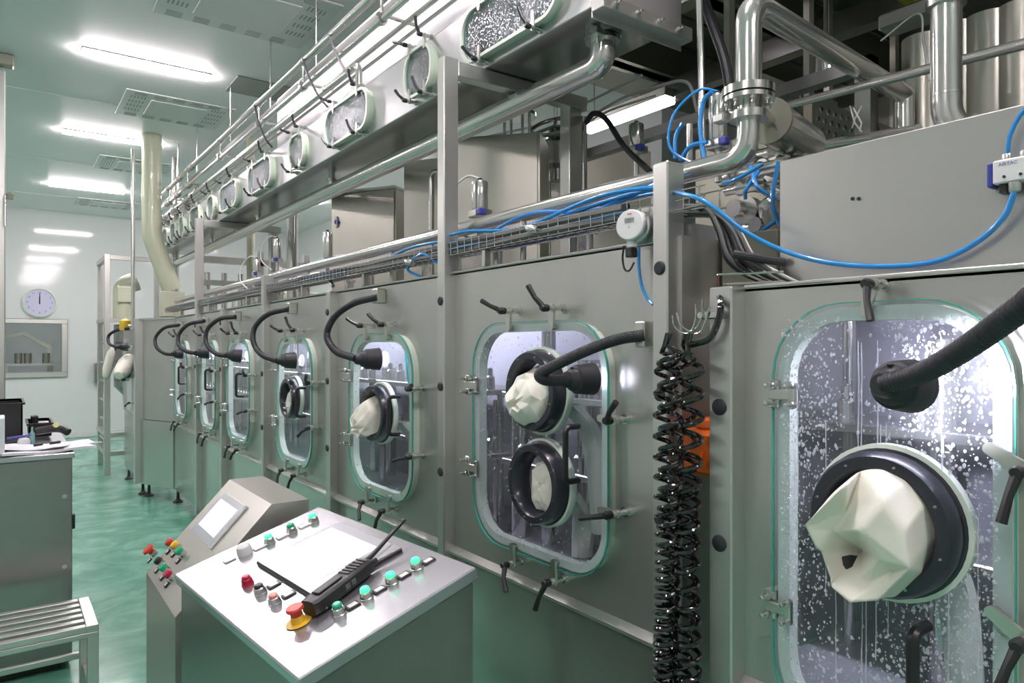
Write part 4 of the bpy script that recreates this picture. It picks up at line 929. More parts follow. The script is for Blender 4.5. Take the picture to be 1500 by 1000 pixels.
# pneumatic valve cylinders
def actuator(u, v0, v1, X, dia_px, label, hose=True, cap='bluecap'):
    p0 = at(u, v0, X=X); p1 = at(u, v1, X=X); dep = (p1-CAM).dot(CF); r = dia_px/2*dep/FPX
    t = thing('valve_actuator', label, 'valve', (p1.x, p1.y, p1.z-.07), 'silver valve actuators')
    H_ = p0.z-p1.z
    part('cylinder', G().lathe(p1, (0, 0, 1), [(0, 0), (0, r*.93), (.006, r), (H_-.006, r), (H_, r*.92), (H_, 0)], 26), 'tube', t)
    part('base_block', G().box((p1.x-r*1.1, p1.y-r*1.2, p1.z-.032), (p1.x+r*1.1, p1.y+r*1.1, p1.z), .005), 'castarm', t)
    part('sensor', G().box((p1.x-r*1.3, p1.y-r*1.9, p1.z-.03), (p1.x-.01, p1.y-r*.9, p1.z-.004), .004), cap, t)
    part('stem', G().cyl((p1.x, p1.y, p1.z-.032), (p1.x, p1.y, p1.z-.14), r*.4, 12), 'tube', t)
    part('top_port', G().cyl((p1.x, p1.y, p0.z), (p1.x, p1.y, p0.z+.014), r*.3, 10), 'black', t)
    if hose:
        tp = V((p1.x, p1.y, p0.z+.014)); pts = spline([tp, tp+V((-.04, .05, .01)), tp+V((-.08, .12, -.06)), tp+V((-.09, .13, -.17)), tp+V((-.06, .05, -.24)), tp+V((-.05, -.03, -.27))], 6)
        part('hose', G().tube(pts, .0048, 8), 'whitecable' if hose == 1 else 'blue', t)
actuator(703, 266, 308, .16, 24, 'silver valve cylinder with white hose right of the central tall post')
actuator(480, 340, 378, .16, 14, 'silver valve cylinder standing in front of the olive grey box', hose=False)
actuator(406, 350, 378, .30, 12, 'small silver valve cylinder left of the olive grey box')
actuator(376, 380, 398, .12, 10, 'small far silver valve cylinder by the far round column')
actuator(932, 182, 215, .8, 22, 'silver valve cylinder behind the black cable under the bright tube', hose=False)
actuator(1052, 140, 205, .42, 26, 'tall silver valve cylinder with blue hose left of the pipe flange', hose=2)
pipe('short thin upright pipe beside the tall silver cylinder', [at(1010, 182, X=.5), at(1010, 250, X=.5)], .012, name='thin_pipe')
for i, pts in enumerate((((1043, 134), (1030, 150), (1026, 190), (1033, 240)), ((1000, 180), (990, 200), (989, 232)), ((1036, 208), (1012, 214), (996, 235)))):
    solo('air_hose', G().tube(spline([at(u, v, X=.36) for u, v in pts], 8), .0075, 10), 'blue', ('tall arched blue hose left of the pipe flange', 'short upright blue hose above the square post', 'low arched blue hose above the square post')[i], 'hose')
# large horizontal actuator right of flange
a = at(1128, 178, X=.30); b_ = at(1180, 212, X=.62)
t = thing('valve_actuator', 'large polished horizontal cylinder right of the pipe flange', 'valve', a)
part('cylinder', G().cyl(a, b_, .062, 30), 'tube', t); part('end_cap', G().cyl(a-(b_-a).normalized()*.012, a, .066, 30), 'darksteel', t)
part('eye_bolt', G().tube([a-(b_-a).normalized()*.02+V((0, .012*math.cos(k*PI/5), .012*math.sin(k*PI/5))) for k in range(10)], .004, 6, closed=True), 'bolt', t)
part('link', G().cyl(a, (.13, 1.115, 2.35), .018, 12), 'tube', t)
# right upper: wide riser and tanks
p = at(1386, 175, X=.30)
RP = thing('riser_pipe', 'thick polished upright pipe above the right housing', 'pipe', (p.x, p.y, 2.18))
part('pipe_run', G().tube(fillet([(p.x, p.y, CZ), (p.x, p.y, p.z-.02), (p.x+.10, p.y-.12, p.z-.09)], .06, 7), .033, 26), 'tube', RP)
q = at(1386, 6, X=.30); part('clamp_band', G().cyl((q.x, q.y, q.z-.006), (q.x, q.y, q.z+.012), .042, 26), 'bolt', RP)
part('weld_band', G().cyl((p.x, p.y, p.z+.055), (p.x, p.y, p.z+.06), .0337, 26), 'bolt', RP)
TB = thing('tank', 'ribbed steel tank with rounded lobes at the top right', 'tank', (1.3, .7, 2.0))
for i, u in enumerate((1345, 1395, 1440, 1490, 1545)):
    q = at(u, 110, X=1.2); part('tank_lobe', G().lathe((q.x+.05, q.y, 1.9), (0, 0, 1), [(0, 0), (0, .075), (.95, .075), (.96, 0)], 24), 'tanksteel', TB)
for (a, b_, r_, lb) in (((1140, 158), (1510, 62), .015, 'long sloping steel pipe in the dark upper right'), ((1140, 222), (1345, 190), .016, 'thin steel pipe right above the housing edge'), ((1140, 232), (1345, 202), .010, 'thinnest steel pipe right above the housing edge')):
    pipe(lb, [at(*a, X=.9), at(*b_, X=.6)], r_, name='background_pipe')
pipe('steel hanging valve body behind the slanted top pipe', [at(1210, 80, X=1.3), at(1210, 120, X=1.3)], .045, name='diaphragm_valve', cat='valve', n=20)
solo('valve_hanger', G().cyl(at(1210, 82, X=1.3), at(1210, 82, X=1.3)+V((0, 0, .75)), .008, 6), 'bolt', 'thin rod holding the hanging valve body in the upper right', 'rod')
solo('cable_tie_tails', G().tube([at(1245, 155, X=.9), at(1252, 180, X=.9), at(1262, 193, X=.9)], .003, 5).tube([at(1262, 155, X=.9), at(1252, 175, X=.9), at(1248, 188, X=.9)], .003, 5).tube([at(1250, 158, X=.9), at(1262, 180, X=.9), at(1259, 192, X=.9)], .003, 5), 'whitecable', 'loose white cable tie tails hanging in the upper right', 'cable tie')
pipe('thin upright steel conduit reaching the top of the picture', [at(1030, 235, X=.55), at(1024, -20, X=.55)], .012, name='conduit', cat='conduit')
solo('black_cable', G().tube(spline([at(1028, -10, X=.7), at(1045, 40, X=.7), at(1062, 90, X=.7), at(1072, 150, X=.7)], 6), .019, 10), 'rubber', 'thick corrugated black cable dropping from the top of the picture', 'cable')
solo('black_cable', G().tube(spline([at(858, 180, X=.75), at(870, 166, X=.75), at(888, 175, X=.74), (at(915, 215, X=.7)), at(953, 252, X=.6)], 6), .013, 10), 'rubber', 'thick black cable slanting down in front of the bright tube', 'cable')
pipe('upright round pipe beside the rear post', [at(853, 172, X=.78), at(853, 330, X=.78)], .024, name='thin_pipe')
solo('white_cable', G().tube(spline([at(1290, 60, X=1.2), at(1345, 20, X=1.2), at(1352, 60, X=1.1), at(1362, 118, X=1.0)], 6), .0035, 7), 'whitecable', 'white cable drooping in the dark upper right', 'cable')
# round hand wheel / flange behind blank box
c = at(757, 172, X=.62)
t = thing('tank_flange', 'round bolted flange on legs above the blank steel box', 'flange', c)
part('disc', G().cyl(c, c+V((0, 0, .018)), .10, 28), 'bolt', t)
for k in range(4): a = k*PI/2+.5; part('leg', G().cyl(c+V((.07*math.cos(a), .07*math.sin(a), 0)), c+V((.07*math.cos(a), .07*math.sin(a), -.14)), .008, 8), 'bolt', t)
c = at(812, 185, X=1.0)
t = thing('hand_wheel', 'dark hand wheel between the blank box and the rear post', 'wheel', c)
axw = V((-.5, -.3, .8)).normalized(); aw = axw.orthogonal().normalized(); cw = axw.cross(aw)
part('wheel_rim', G().tube([c+(aw*math.cos(k*PI/14)+cw*math.sin(k*PI/14))*.13 for k in range(28)], .012, 8, closed=True), 'cabinet', t)
for k in range(3): part('spoke', G().cyl(c, c+(aw*math.cos(k*2.1)+cw*math.sin(k*2.1))*.13, .009, 8), 'cabinet', t)
solo('gearbox', G().lathe(c+V((.03, .02, -.30)), (0, 0, 1), [(0, 0), (0, .04), (.08, .04), (.08, .1), (.2, .11), (.24, .05), (.3, .04), (.3, 0)], 16), 'cabinet', 'dark grey gearbox under the hand wheel', 'gearbox')
# assorted upright stubs behind the top flange
for i in range(16):
    y = 1.5+i*.42; x = rnd.uniform(.14, .4); hgt = rnd.uniform(.08, .2); r_ = rnd.choice((.014, .02, .03))
    solo('pipe_stub', G().lathe((x, y, TOPZ), (0, 0, 1), [(0, 0), (0, r_*1.5), (.01, r_*1.5), (.01, r_), (hgt, r_), (hgt, r_*1.5), (hgt+.012, r_*1.5), (hgt+.012, 0)], 14), 'tube', 'short steel pipe stub standing on the machine top behind the tray', 'pipe', 'pipe stubs on the machine top')
for i in range(14):
    p = at(rnd.uniform(1095, 1142), rnd.uniform(225, 345), X=rnd.uniform(.35, .7)); r_ = rnd.choice((.02, .03, .035)); d = rnd.choice(((0, 1, 0), (1, 0, 0), (.5, .5, .3)))
    solo('pipe_fitting', G().lathe(p, d, [(-.09, 0), (-.09, r_*.8), (-.03, r_*.8), (-.03, r_*1.3), (.0, r_*1.3), (0, r_), (.05, r_), (.06, r_*1.25), (.08, r_*1.25), (.08, r_*.8), (.13, r_*.8), (.13, 0)], 14), 'bolt', 'steel pipe fitting crowded left of the right housing', 'fitting', 'fittings left of the right housing')
pipe('thick bent steel pipe running behind the fittings left of the right housing', [at(1080, 225, X=.5), at(1118, 265, X=.5), at(1160, 285, X=.5)], .04, name='background_pipe')

# dark service ceiling above the machine
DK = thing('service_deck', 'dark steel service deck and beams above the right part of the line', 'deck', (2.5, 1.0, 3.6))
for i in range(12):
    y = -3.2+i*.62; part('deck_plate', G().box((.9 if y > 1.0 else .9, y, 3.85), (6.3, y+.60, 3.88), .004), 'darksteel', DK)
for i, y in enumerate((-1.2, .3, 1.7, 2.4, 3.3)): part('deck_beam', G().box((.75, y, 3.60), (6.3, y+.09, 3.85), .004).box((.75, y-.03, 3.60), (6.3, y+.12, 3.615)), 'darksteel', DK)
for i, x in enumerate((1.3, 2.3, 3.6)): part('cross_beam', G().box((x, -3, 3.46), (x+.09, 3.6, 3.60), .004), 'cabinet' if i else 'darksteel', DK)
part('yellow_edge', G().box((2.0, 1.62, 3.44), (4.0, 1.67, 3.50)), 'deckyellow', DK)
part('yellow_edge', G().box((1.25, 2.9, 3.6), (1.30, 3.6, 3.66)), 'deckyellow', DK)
# perforated tread plates
for i, (ua, va, ub, vb, X) in enumerate(((1082, 130, 1180, 205, 1.6), (1150, 200, 1330, 225, 2.0))):
    c = (at(ua, va, X=X)+at(ub, vb, X=X))/2
    t = thing('tread_plate', ('perforated steel stair tread behind the pipe flange', 'perforated steel stair tread above the right housing')[i], 'step', c)
    part('plate', G().box((c.x-.45, c.y-.1, c.z-.10), (c.x+.45, c.y-.08, c.z+.12)), 'box', t)
    for x_ in (-.42, .42): part('bracket_leg', G().box((c.x+x_-.02, c.y-.08, c.z), (c.x+x_+.02, c.y-.05, 3.86)), 'box', t)
    g = G()
    for r_ in range(4):
        for k in range(14): q = V((c.x-.40+k*.06+.03*(r_ % 2), c.y-.1, c.z-.07+r_*.05)); g.lathe(q, (0, -1, 0), [(0, .016), (.004, .014), (.006, 0)], 8)
    part('tread_studs', g, 'bolt', t)
# hanging fluorescent tubes
def hang_light(ua, va, ub, vb, X, label, r=.035):
    a = at(ua, va, X=X); b_ = at(ub, vb, X=X); z = (a.z+b_.z)/2; a.z = b_.z = z
    t = thing('hanging_light', label, 'light', a)
    part('light_tube', G().box((a.x-r, b_.y, z-.03), (a.x+r, a.y, z+.0), .01), M['reartube'], t)
    part('light_housing', G().box((a.x-r*1.5, b_.y-.03, z+.0), (a.x+r*1.5, a.y+.03, z+.06), .004), 'castarm', t)
    for y in (a.y-.1, b_.y+.1): part('hanger', G().cyl((a.x, y, z+.06), (a.x, y, 3.86 if y < 4.2 else CZ), .005, 6), 'bolt', t)
hang_light(858, 188, 982, 146, 2.3, 'bright hanging tube light over the rear of the machine', .06)
hang_light(806, 205, 822, 199, 2.6, 'short bright tube light seen past the hand wheel', .05)
hang_light(470, 309, 436, 309, 2.4, 'distant tube light behind the line, left of the olive grey box', .04) if False else None
solo('lamp_housing', G().box((at(1290, 15, X=1.6).x, at(1380, 10, X=1.6).y, at(1330, 30, X=1.6).z), (1.72, at(1285, 10, X=1.6).y, at(1330, 5, X=1.6).z), .01), 'castarm', 'unlit grey lamp housing under the dark deck at the upper right', 'light')
# wire conduits near the bright tube
for i, (pts, r_) in enumerate(((((800, 215), (900, 150), (960, 128), (1005, 120), (1020, 160), (1030, 210)), .008), (((795, 225), (880, 168), (960, 140)), .006), (((690, 205), (800, 180), (860, 150), (940, 110)), .007))):
    solo('wire_conduit', G().tube(spline([at(u, v, X=1.2) for u, v in pts], 6), r_, 7), 'whitecable', ('longest white wire arching over the bright tube', 'thin white wire just above the bright tube', 'white wire passing over the blank steel box')[i], 'cable')
solo('rear_duct', G().box((3.3, 1.8, 2.3), (3.9, 3.9, 3.4), .01).cyl((3.4, 2, 3.4), (3.4, 2, 3.86), .01, 6).cyl((3.4, 3.7, 3.4), (3.4, 3.7, 3.86), .01, 6), 'darksteel', 'dim steel ductwork far behind the rear post', 'duct')
solo('support_stand', G().box((1.1, 1.3, 2.75), (1.16, 3.2, 2.80)).box((1.1, 1.3, 0), (1.16, 1.36, 2.8)), 'cabinet', 'steel frame rail behind the square post', 'frame')
# far background frame seen under the duct
t = thing('rear_framework', 'steel framework with diagonal brace far behind under the duct', 'frame', (1.2, 9, 0))
for x in (1.1, 1.7): part('upright', G().box((x, 9.0, 0), (x+.08, 9.08, 2.9)), 'post', t)
part('rail', G().box((.4, 9.0, 2.72), (1.78, 9.08, 2.80)), 'post', t); part('rail', G().box((.4, 9.0, 2.45), (1.78, 9.08, 2.51)), 'post', t)
part('brace', G().tube([(1.3, 9.0, 2.76), (2.0, 8.6, 2.1)], .035, 4), 'post', t)
for x in (.55, .75, .95): part('vertical_tube', G().cyl((x, 9.2, 1.8), (x, 9.2, 2.62), .035, 12), 'tube', t)
# line body roof / rear so that nothing is see-through
solo('cladding_sheet', G().box((.57, 1.3, .1), (.62, 8.2, 2.0)), 'panel', 'rear steel cladding of the filling line', 'panel')

# ================================================================== CONSOLE ONE (tilted desk with screen)
o = V((-1.0676, 2.3898, 1.0)); aa = .0887; tt = .2763; CW, CL = .510, .910
A = V((math.sin(aa), -math.cos(aa), 0)); Bh = V((math.cos(aa), math.sin(aa), 0)); B = Bh*math.cos(tt)+V((0, 0, math.sin(tt))); NN = B.cross(A) if B.cross(A).z > 0 else A.cross(B)
# frame: x=A? use (s,t,n)
CM = frame(o, A, B, NN)
t = thing('control_console', 'large slanted steel control desk with round lit buttons, in the foreground', 'console', (o.x, o.y, 0), Mw=Matrix.Translation((o.x+.2, o.y-.45, 0)))
C1 = t
def cbox(s0, t0, n0, s1, t1, n1, bev=.002):
    g = G(); g.M = CM.copy(); g.box((s0, t0, n0), (s1, t1, n1), bev); return g
def ccyl(s, t_, n0, prof, n=24):
    g = G(); g.M = CM.copy(); g.lathe((s, t_, n0), (0, 0, 1), prof, n); return g
part('desk_top', cbox(0, 0, -.035, CL, CW, 0, .004), 'console', t)
# body: below the lid, slightly inset
def down(p, z=0): return V((p.x, p.y, z))
i_ = .012; pc = [o+A*i_+B*i_, o+A*(CL-i_)+B*i_, o+A*(CL-i_)+B*(CW-i_), o+A*i_+B*(CW-i_)]; pc = [p-NN*.034 for p in pc]
part('desk_body', G().hexa([down(p, .04) for p in pc]+[p for p in pc]), 'cabinet', t)
part('front_reveal', G().hexa([p-NN*.012+V((0, 0, 0)) for p in [q+NN*.002 for q in pc]]+[p+NN*.001 for p in pc]), 'post', t)
for p in pc: part('foot', G().cyl((p.x*.96-.03, p.y*.98+.03, 0), (p.x*.96-.03, p.y*.98+.03, .05), .03, 12), 'feet', t)
# screen
sc_ = part('touch_screen', cbox(.235, .18, -.001, .63, .462, .012, .003), 'black', t)
part('screen_bezel', cbox(.238, .183, .012, .627, .459, .014, .001), 'foil', sc_)
part('screen_glass', cbox(.265, .237, .014, .56, .425, .0155, .0005), 'screen', sc_)
def tag_plate(s, t_, dirn, par, m2='whiteplastic', base='black'):
    pl = part('label_plate', cbox(s-.013, t_-.016, 0, s+.013, t_+.020, .005, .001), base, par)
    part('label_insert', cbox(s-.008, t_-.010, .005, s+.008, t_+.014, .0056, 0), m2, pl)
def button(s, t_, cap, h=.012, par=None, ring='bolt', rr_=.0145):
    bt = part('push_button', ccyl(s, t_, 0, [(0, 0), (0, rr_+.0035), (.003, rr_+.0035), (.004, rr_+.002), (.017, rr_+.001), (.019, rr_-.001), (.019, 0)]), ring, par)
    part('button_cap', ccyl(s, t_, .0188, [(0, 0), (0, rr_-.002), (h*.7, rr_-.002), (h, rr_-.005), (h, 0)]), cap, bt)
    return bt
for t_, cp_ in ((.273, 'greenlit'), (.352, 'green'), (.432, 'greenlit')):
    button(.115, t_, cp_, par=t); tag_plate(.115, t_-.038, 0, t, base='whiteplastic')
wd = part('buzzer_dome', ccyl(.105, .193, 0, [(0, 0), (0, .024), (.012, .024), (.026, .021), (.034, .012), (.036, 0)]), 'whiteplastic', t); tag_plate(.10, .142, 0, t, base='whiteplastic')
for s, cp_, rg_ in ((.335, 'crimson', 'crimson'), (.430, 'black', 'bolt'), (.529, 'pink', 'bolt')):
    button(s, .113, cp_, par=t, ring=rg_, h=.010)
for s in (.415, .515): tag_plate(s+.01, .152, 0, t)
for t_, cp_ in ((.185, 'green'), (.265, 'greenlit'), (.343, 'greenlit'), (.424, 'greenlit')):
    button(.757, t_, cp_, par=t); tag_plate(.757, t_+.036, 0, t)
es = part('emergency_stop', ccyl(.69, .106, .001, [(0, 0), (0, .030), (.002, .032), (.003, .018), (.020, .016), (.020, 0)]), 'yellow', t)
part('stop_knob', ccyl(.69, .106, .0195, [(0, 0), (0, .0145), (.012, .0145), (.016, .0215), (.021, .0225), (.025, .020), (.026, 0)], 28), 'red', es)
# two-way radio lying across the desk
# radio frame: along the body axis towards the antenna, axis on the desk
r0 = CM @ V((.688, .165, .0)); r1 = CM @ V((.640, .335, .0)); rx = (r1-r0).normalized(); rz = NN; ry = rz.cross(rx)
RM = frame(r0, rx, ry, rz) ; L_ = (r1-r0).length
t = thing('two_way_radio', 'black two-way radio with long antenna lying on the control desk', 'radio', Mw=RM)
def rg_(): g = G(); g.M = RM.copy(); return g
g = rg_(); lp = [(-.03, .026), (-.015, .032), (.09, .034), (.15, .033), (.185, .026)]
vs = []; fs = []; n = 12
for k, (x_, hw) in enumerate(lp):
    for q in range(n):
        a = 2*PI*q/n; ca_, sa_ = math.cos(a), math.sin(a); cy_ = abs(ca_)**.55*(1 if ca_ > 0 else -1)*hw; cz_ = .024+abs(sa_)**.55*(1 if sa_ > 0 else -1)*(.021 if k < 4 else .017); vs.append((x_, cy_, cz_))
for k in range(len(lp)-1):
    for q in range(n): l = (q+1) % n; fs.append((k*n+q, k*n+l, (k+1)*n+l, (k+1)*n+q))
fs += [tuple(range(n)), tuple(range((len(lp)-1)*n, len(lp)*n))]
part('radio_body', g.add(vs, fs), 'black', t)
for k in range(6): g = rg_().box((.10+k*.013, -.020, .0445), (.107+k*.013, .020, .0478), .001); part('grille_rib', g, 'greycable', t)
part('belt_clip', rg_().box((.0, -.014, .045), (.085, .014, .050), .002), 'black', t)
part('antenna', rg_().tube([(.18, .012, .026), (.22, .012, .030), (.355, .006, .062)], [.0085, .007, .0048], 12), 'black', t)
part('antenna_tip', rg_().cyl((.355, .006, .062), (.365, .006, .0645), .006, 12), 'black', t)
part('red_band', rg_().cyl((.185, .012, .026), (.189, .012, .0263), .0092, 14), 'red', t)
part('channel_knob', rg_().cyl((.18, -.014, .026), (.205, -.014, .026), .009, 14), 'black', t)
for k in range(2): part('side_button', rg_().box((.07+k*.022, -.034, .018), (.086+k*.022, -.030, .032), .001), 'greycable', t)
part('charge_contact', rg_().cyl((-.0, -.029, .012), (-.0, -.031, .012), .003, 8), 'bolt', t)

# ================================================================== CONSOLE TWO
y0, y1 = 2.52, 3.09
t = thing('control_console', 'smaller steep steel console with red, yellow and green mushroom buttons, behind the large desk', 'console', (-.8, 2.8, 0))
pr = [(-1.038, .04), (-1.038, .817), (-.722, 1.15), (-.585, 1.15), (-.585, .04)]
part('console_body', G().add([(x_, y, z_) for y in (y0, y1) for x_, z_ in pr], [tuple(range(5)), tuple(range(5, 10))]+[(i, (i+1) % 5, 5+(i+1) % 5, 5+i) for i in range(5)]), 'console2', t)
part('plinth', G().box((-1.0, y0+.03, 0), (-.61, y1-.03, .04)), 'feet', t)
SL = V((-.722+1.038, 0, 1.15-.817)).normalized(); SN = V((-SL.z, 0, SL.x))
S2 = frame((-1.038, y1, .817), (0, -1, 0), SL, SN)   # s along -y, t up slope
def sbox(s0, t0, n0, s1, t1, n1, bev=.002):
    g = G(); g.M = S2.copy(); g.box((s0, t0, n0), (s1, t1, n1), bev); return g
def onS(u, v):
    d = ray(u, v); p0 = V((-1.038, y1, .817)); k = (p0-CAM).dot(SN)/d.dot(SN); return S2.inverted() @ (CAM+d*k)
q = [onS(*a) for a in ((334, 723), (366, 744), (308, 803), (281, 778))]
s0, s1 = (q[0].x+q[3].x)/2, (q[1].x+q[2].x)/2; t0, t1_ = (q[2].y+q[3].y)/2, (q[0].y+q[1].y)/2
sc2 = part('touch_screen', sbox(s0, t0, 0, s1, t1_, .012), 'whiteplastic', t)
part('screen_film', sbox(s0+.004, t0+.004, .012, s1-.004, t1_-.004, .0135, 0), 'foil', sc2)
part('screen_glass', sbox(s0+.03, t0+.035, .0135, s1-.03, t1_-.03, .0145, 0), 'screen', sc2)
for (u, v, cp_, kind) in ((228, 812, 'red', 1), (255, 799, 'red', 0), (263, 803, 'yellow', 0), (270, 812, 'green', 0), (239, 826, 'black', 0), (247, 836, 'green', 0), (254, 846, 'crimson', 0)):
    q = onS(u, v); g = G(); g.M = S2.copy(); g.lathe((q.x, q.y, 0), (0, 0, 1), [(0, 0), (0, .014), (.018, .014), (.018, 0)], 16); bt = part('push_button', g, 'bolt', t)
    g = G(); g.M = S2.copy()
    g.lathe((q.x, q.y, .018), (0, 0, 1), [(0, 0), (0, .012), (.012, .013), (.016, .024), (.026, .022), (.028, 0)] if kind else [(0, 0), (0, .0155), (.014, .0155), (.017, .012), (.017, 0)], 20); part('button_cap', g, cp_, bt)
    part('label_plate', sbox(q.x-.012, q.y-.042, 0, q.x+.012, q.y-.018, .006), 'black', t); part('label_insert', sbox(q.x-.007, q.y-.037, .006, q.x+.007, q.y-.023, .0066, 0), 'whiteplastic', t)

# ================================================================== LEFT CABINET, BENCH AND CLUTTER
kx, ky, kz = -1.195, 4.36, 1.15
t = thing('steel_cabinet', 'grey polished steel work cabinet with papers on top, at the left', 'cabinet', (-1.8, 4.7, 0))
part('cabinet_body', G().box((-2.6, ky+.01, .04), (kx-.005, 5.5, kz-.03), .004), 'cabinet', t)
part('worktop', G().box((-2.62, ky-.005, kz-.03), (kx+.005, 5.55, kz), .004), 'console', t)
for z in (.92, .55, .32): part('latch', G().cyl((kx-.04, ky+.011, z), (kx-.04, ky+.004, z), .012, 12), 'bolt', t)
part('side_handle', G().box((kx-.002, ky+.1, .72), (kx+.015, ky+.16, .80), .004), 'black', t)
part('plinth', G().box((-2.55, ky+.05, 0), (kx-.05, 5.5, .04)), 'feet', t)
# step bench
bx1 = -1.145; bz = .45; by0, by1 = 3.67, 4.10
t = thing('step_bench', 'low steel bench with five slats in front of the left cabinet', 'bench', (-1.9, 3.9, 0))
for k in range(6):
    y = by0+(by1-by0-.035)*k/5; part('slat', G().box((-2.5, y, bz-.03), (bx1-.05, y+.035, bz), .003), 'post', t)
part('end_rail', G().box((bx1-.05, by0, bz-.045), (bx1, by1, bz+.001), .003), 'post', t)
part('side_rail', G().box((-2.5, by0-.001, bz-.055), (bx1, by0+.03, bz-.031), .003), 'post', t)
for x, y in ((bx1-.045, by0), (bx1-.045, by1-.045), (-2.5, by0), (-2.5, by1-.045)): part('leg', G().box((x, y, 0), (x+.045, y+.045, bz-.03), .003), 'post', t)
part('stretcher', G().box((-2.5, by1-.035, .16), (bx1-.04, by1-.01, .19), .003), 'post', t)
part('stretcher', G().box((bx1-.035, by0+.02, .10), (bx1-.01, by1-.02, .13), .003), 'post', t)
# crates
def crate(x0, x1, y0, y1, z0, z1, label, lidlip=.012):
    t = thing('storage_crate', label, 'crate', ((x0+x1)/2, (y0+y1)/2, z0))
    g = G(); w_ = .008
    g.box((x0, y0, z0), (x1, y0+w_, z1)).box((x0, y1-w_, z0), (x1, y1, z1)).box((x0, y0, z0), (x0+w_, y1, z1)).box((x1-w_, y0, z0), (x1, y1, z1)).box((x0, y0, z0), (x1, y1, z0+w_))
    part('crate_shell', g, 'black', t)
    r_ = lidlip; O_ = [(x0-r_, y0-r_), (x1+r_, y0-r_), (x1+r_, y1+r_), (x0-r_, y1+r_)]; I_ = [(x0+w_, y0+w_), (x1-w_, y0+w_), (x1-w_, y1-w_), (x0+w_, y1-w_)]
    g = G(); vs = [(a, b, z) for z in (z1-.012, z1) for L in (O_, I_) for a, b in L]; fs = []
    for i in range(4):
        j = (i+1) % 4; fs += [(i, j, 4+j, 4+i), (8+i, 8+j, 12+j, 12+i), (i, j, 8+j, 8+i), (4+i, 4+j, 12+j, 12+i)]
    part('crate_rim', g.add(vs, fs), 'black', t)
    return t
p = at(33, 600, Y=5.0); crate(p.x-.5, p.x, 4.95, 5.35, kz, kz+.235, 'tall black plastic crate at the left on the steel cabinet')
p = at(80, 610, Y=5.15); q = at(33, 610, Y=5.15); crate(q.x+.03, p.x-.02, 5.05, 5.4, kz+.02, kz+.10, 'low black open tray right of the tall black crate')
solo('tape_roll', G().lathe((at(62, 610, Y=5.2).x, 5.2, kz+.045), (0, 0, 1), [(0, .02), (0, .045), (.05, .045), (.05, .02), (0, .02)], 20), 'whiteplastic', 'white tape roll lying in the low black tray', 'tape')
solo('black_tin', G().box((at(45, 600, Y=5.2).x, 5.15, kz+.03), (at(56, 600, Y=5.2).x, 5.25, kz+.135), .006), 'black', 'small black block standing in the low black tray', 'box')
g = G().tube(spline([at(52, 632, Y=4.85), at(75, 628, Y=4.85), at(90, 628, Y=4.83), at(100, 633, Y=4.8)], 5), .022, 10)
t = thing('power_tool', 'black and grey hand tool with yellow spot lying behind the papers', 'tool', at(75, 632, Y=4.85))
part('tool_body', g, 'black', t); q = at(82, 622, Y=4.81); part('yellow_spot', G().cyl(q, q+V((0, -.01, 0)), .015, 12), 'yellowtape', t)
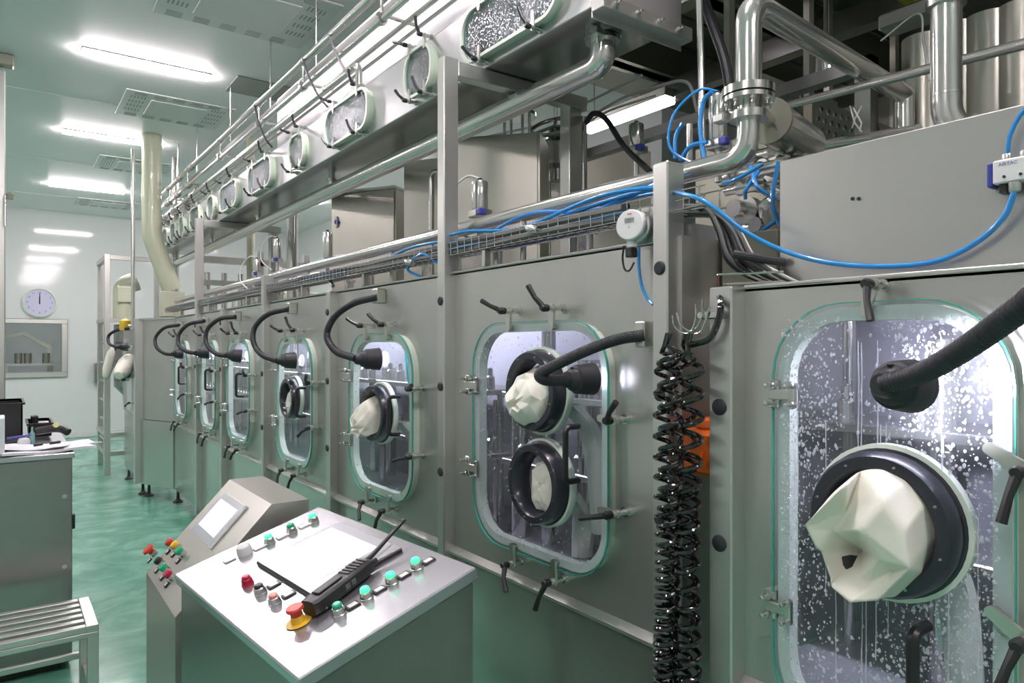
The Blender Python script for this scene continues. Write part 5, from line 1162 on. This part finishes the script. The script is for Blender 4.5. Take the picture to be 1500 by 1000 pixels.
def sheet(c, w_, d_, a, th, label, mat='paper', name='paper_sheet', cat='paper', group=None):
    g = G(); g.M = Matrix.Translation(V(c)) @ Matrix.Rotation(R(a), 4, 'Z'); n = 8; vs = []; fs = []
    for k in (0, 1):
        for i in range(n+1):
            for j in range(n+1):
                x_, y_ = w_*(i/n-.5), d_*(j/n-.5); vs.append((x_, y_, k*th+.006*math.sin(i*.9+a)*math.cos(j*.7)*(1 if i > 1 else .5)+.004))
    m_ = (n+1)**2
    for i in range(n):
        for j in range(n):
            q = i*(n+1)+j; fs += [(q, q+1, q+n+2, q+n+1), (m_+q, m_+q+1, m_+q+n+2, m_+q+n+1)]
    for i in range(n):
        for a_, b_ in ((i, i+1), (n*(n+1)+i, n*(n+1)+i+1)): fs.append((a_, b_, m_+b_, m_+a_))
        for a_, b_ in ((i*(n+1), (i+1)*(n+1)), (i*(n+1)+n, (i+1)*(n+1)+n)): fs.append((a_, b_, m_+b_, m_+a_))
    return solo(name, g.add(vs, fs), mat, label, cat, group)
pc_ = at(60, 655, Z=kz+.01); sheet((pc_.x+.02, 4.50, kz+.001), .42, .24, 8, .012, 'thick stack of white papers nearest the cabinet edge')
sheet((pc_.x-.05, 4.53, kz+.020), .34, .22, -12, .003, 'loose white sheet lying on the thick paper stack')
sheet((pc_.x+.12, 4.66, kz+.003), .30, .20, 14, .004, 'white sheet toward the back right of the cabinet top')
sheet((pc_.x-.2, 4.72, kz+.012), .25, .2, 30, .003, 'curled white sheet at the left behind the blue pen')
solo('pen', G().cyl(at(10, 642, Y=4.52), at(45, 637, Y=4.56), .006, 8), 'bluecap', 'blue pen lying across the papers', 'pen')
solo('marker_pen', G().cyl(at(50, 652, Y=4.42), at(62, 650, Y=4.44), .008, 8), 'black', 'left of two short black markers on the paper stack', 'pen')
solo('marker_pen', G().cyl(at(73, 649, Y=4.42), at(88, 647, Y=4.44), .008, 8), 'black', 'right of two short black markers on the paper stack', 'pen')
solo('black_notebook', G().box((at(8, 630, Y=4.8).x, 4.75, kz+.015), (at(36, 630, Y=4.8).x, 4.9, kz+.04), .004), 'black', 'black notebook under the tall black crate edge', 'notebook')
solo('glue_bottle', G().lathe((at(47, 640, Y=4.75).x, 4.75, kz), (0, 0, 1), [(0, 0), (0, .014), (.07, .014), (.085, .006), (.11, .005), (.11, 0)], 12), 'dullaqua', 'small aqua bottle standing between crate and papers', 'bottle')
solo('glass_jar', G().lathe((at(35, 640, Y=4.68).x, 4.68, kz), (0, 0, 1), [(0, 0), (0, .028), (.04, .03), (.055, .024), (.055, 0)], 16), 'whiteplastic', 'small squat white jar among the papers', 'jar')
solo('white_carton', G().box((-1.78, 4.40, kz), (at(7, 640, Y=4.40).x, 4.6, at(5, 612, Y=4.40).z), .004), 'paper', 'white upright carton cut by the left edge of the picture', 'box')
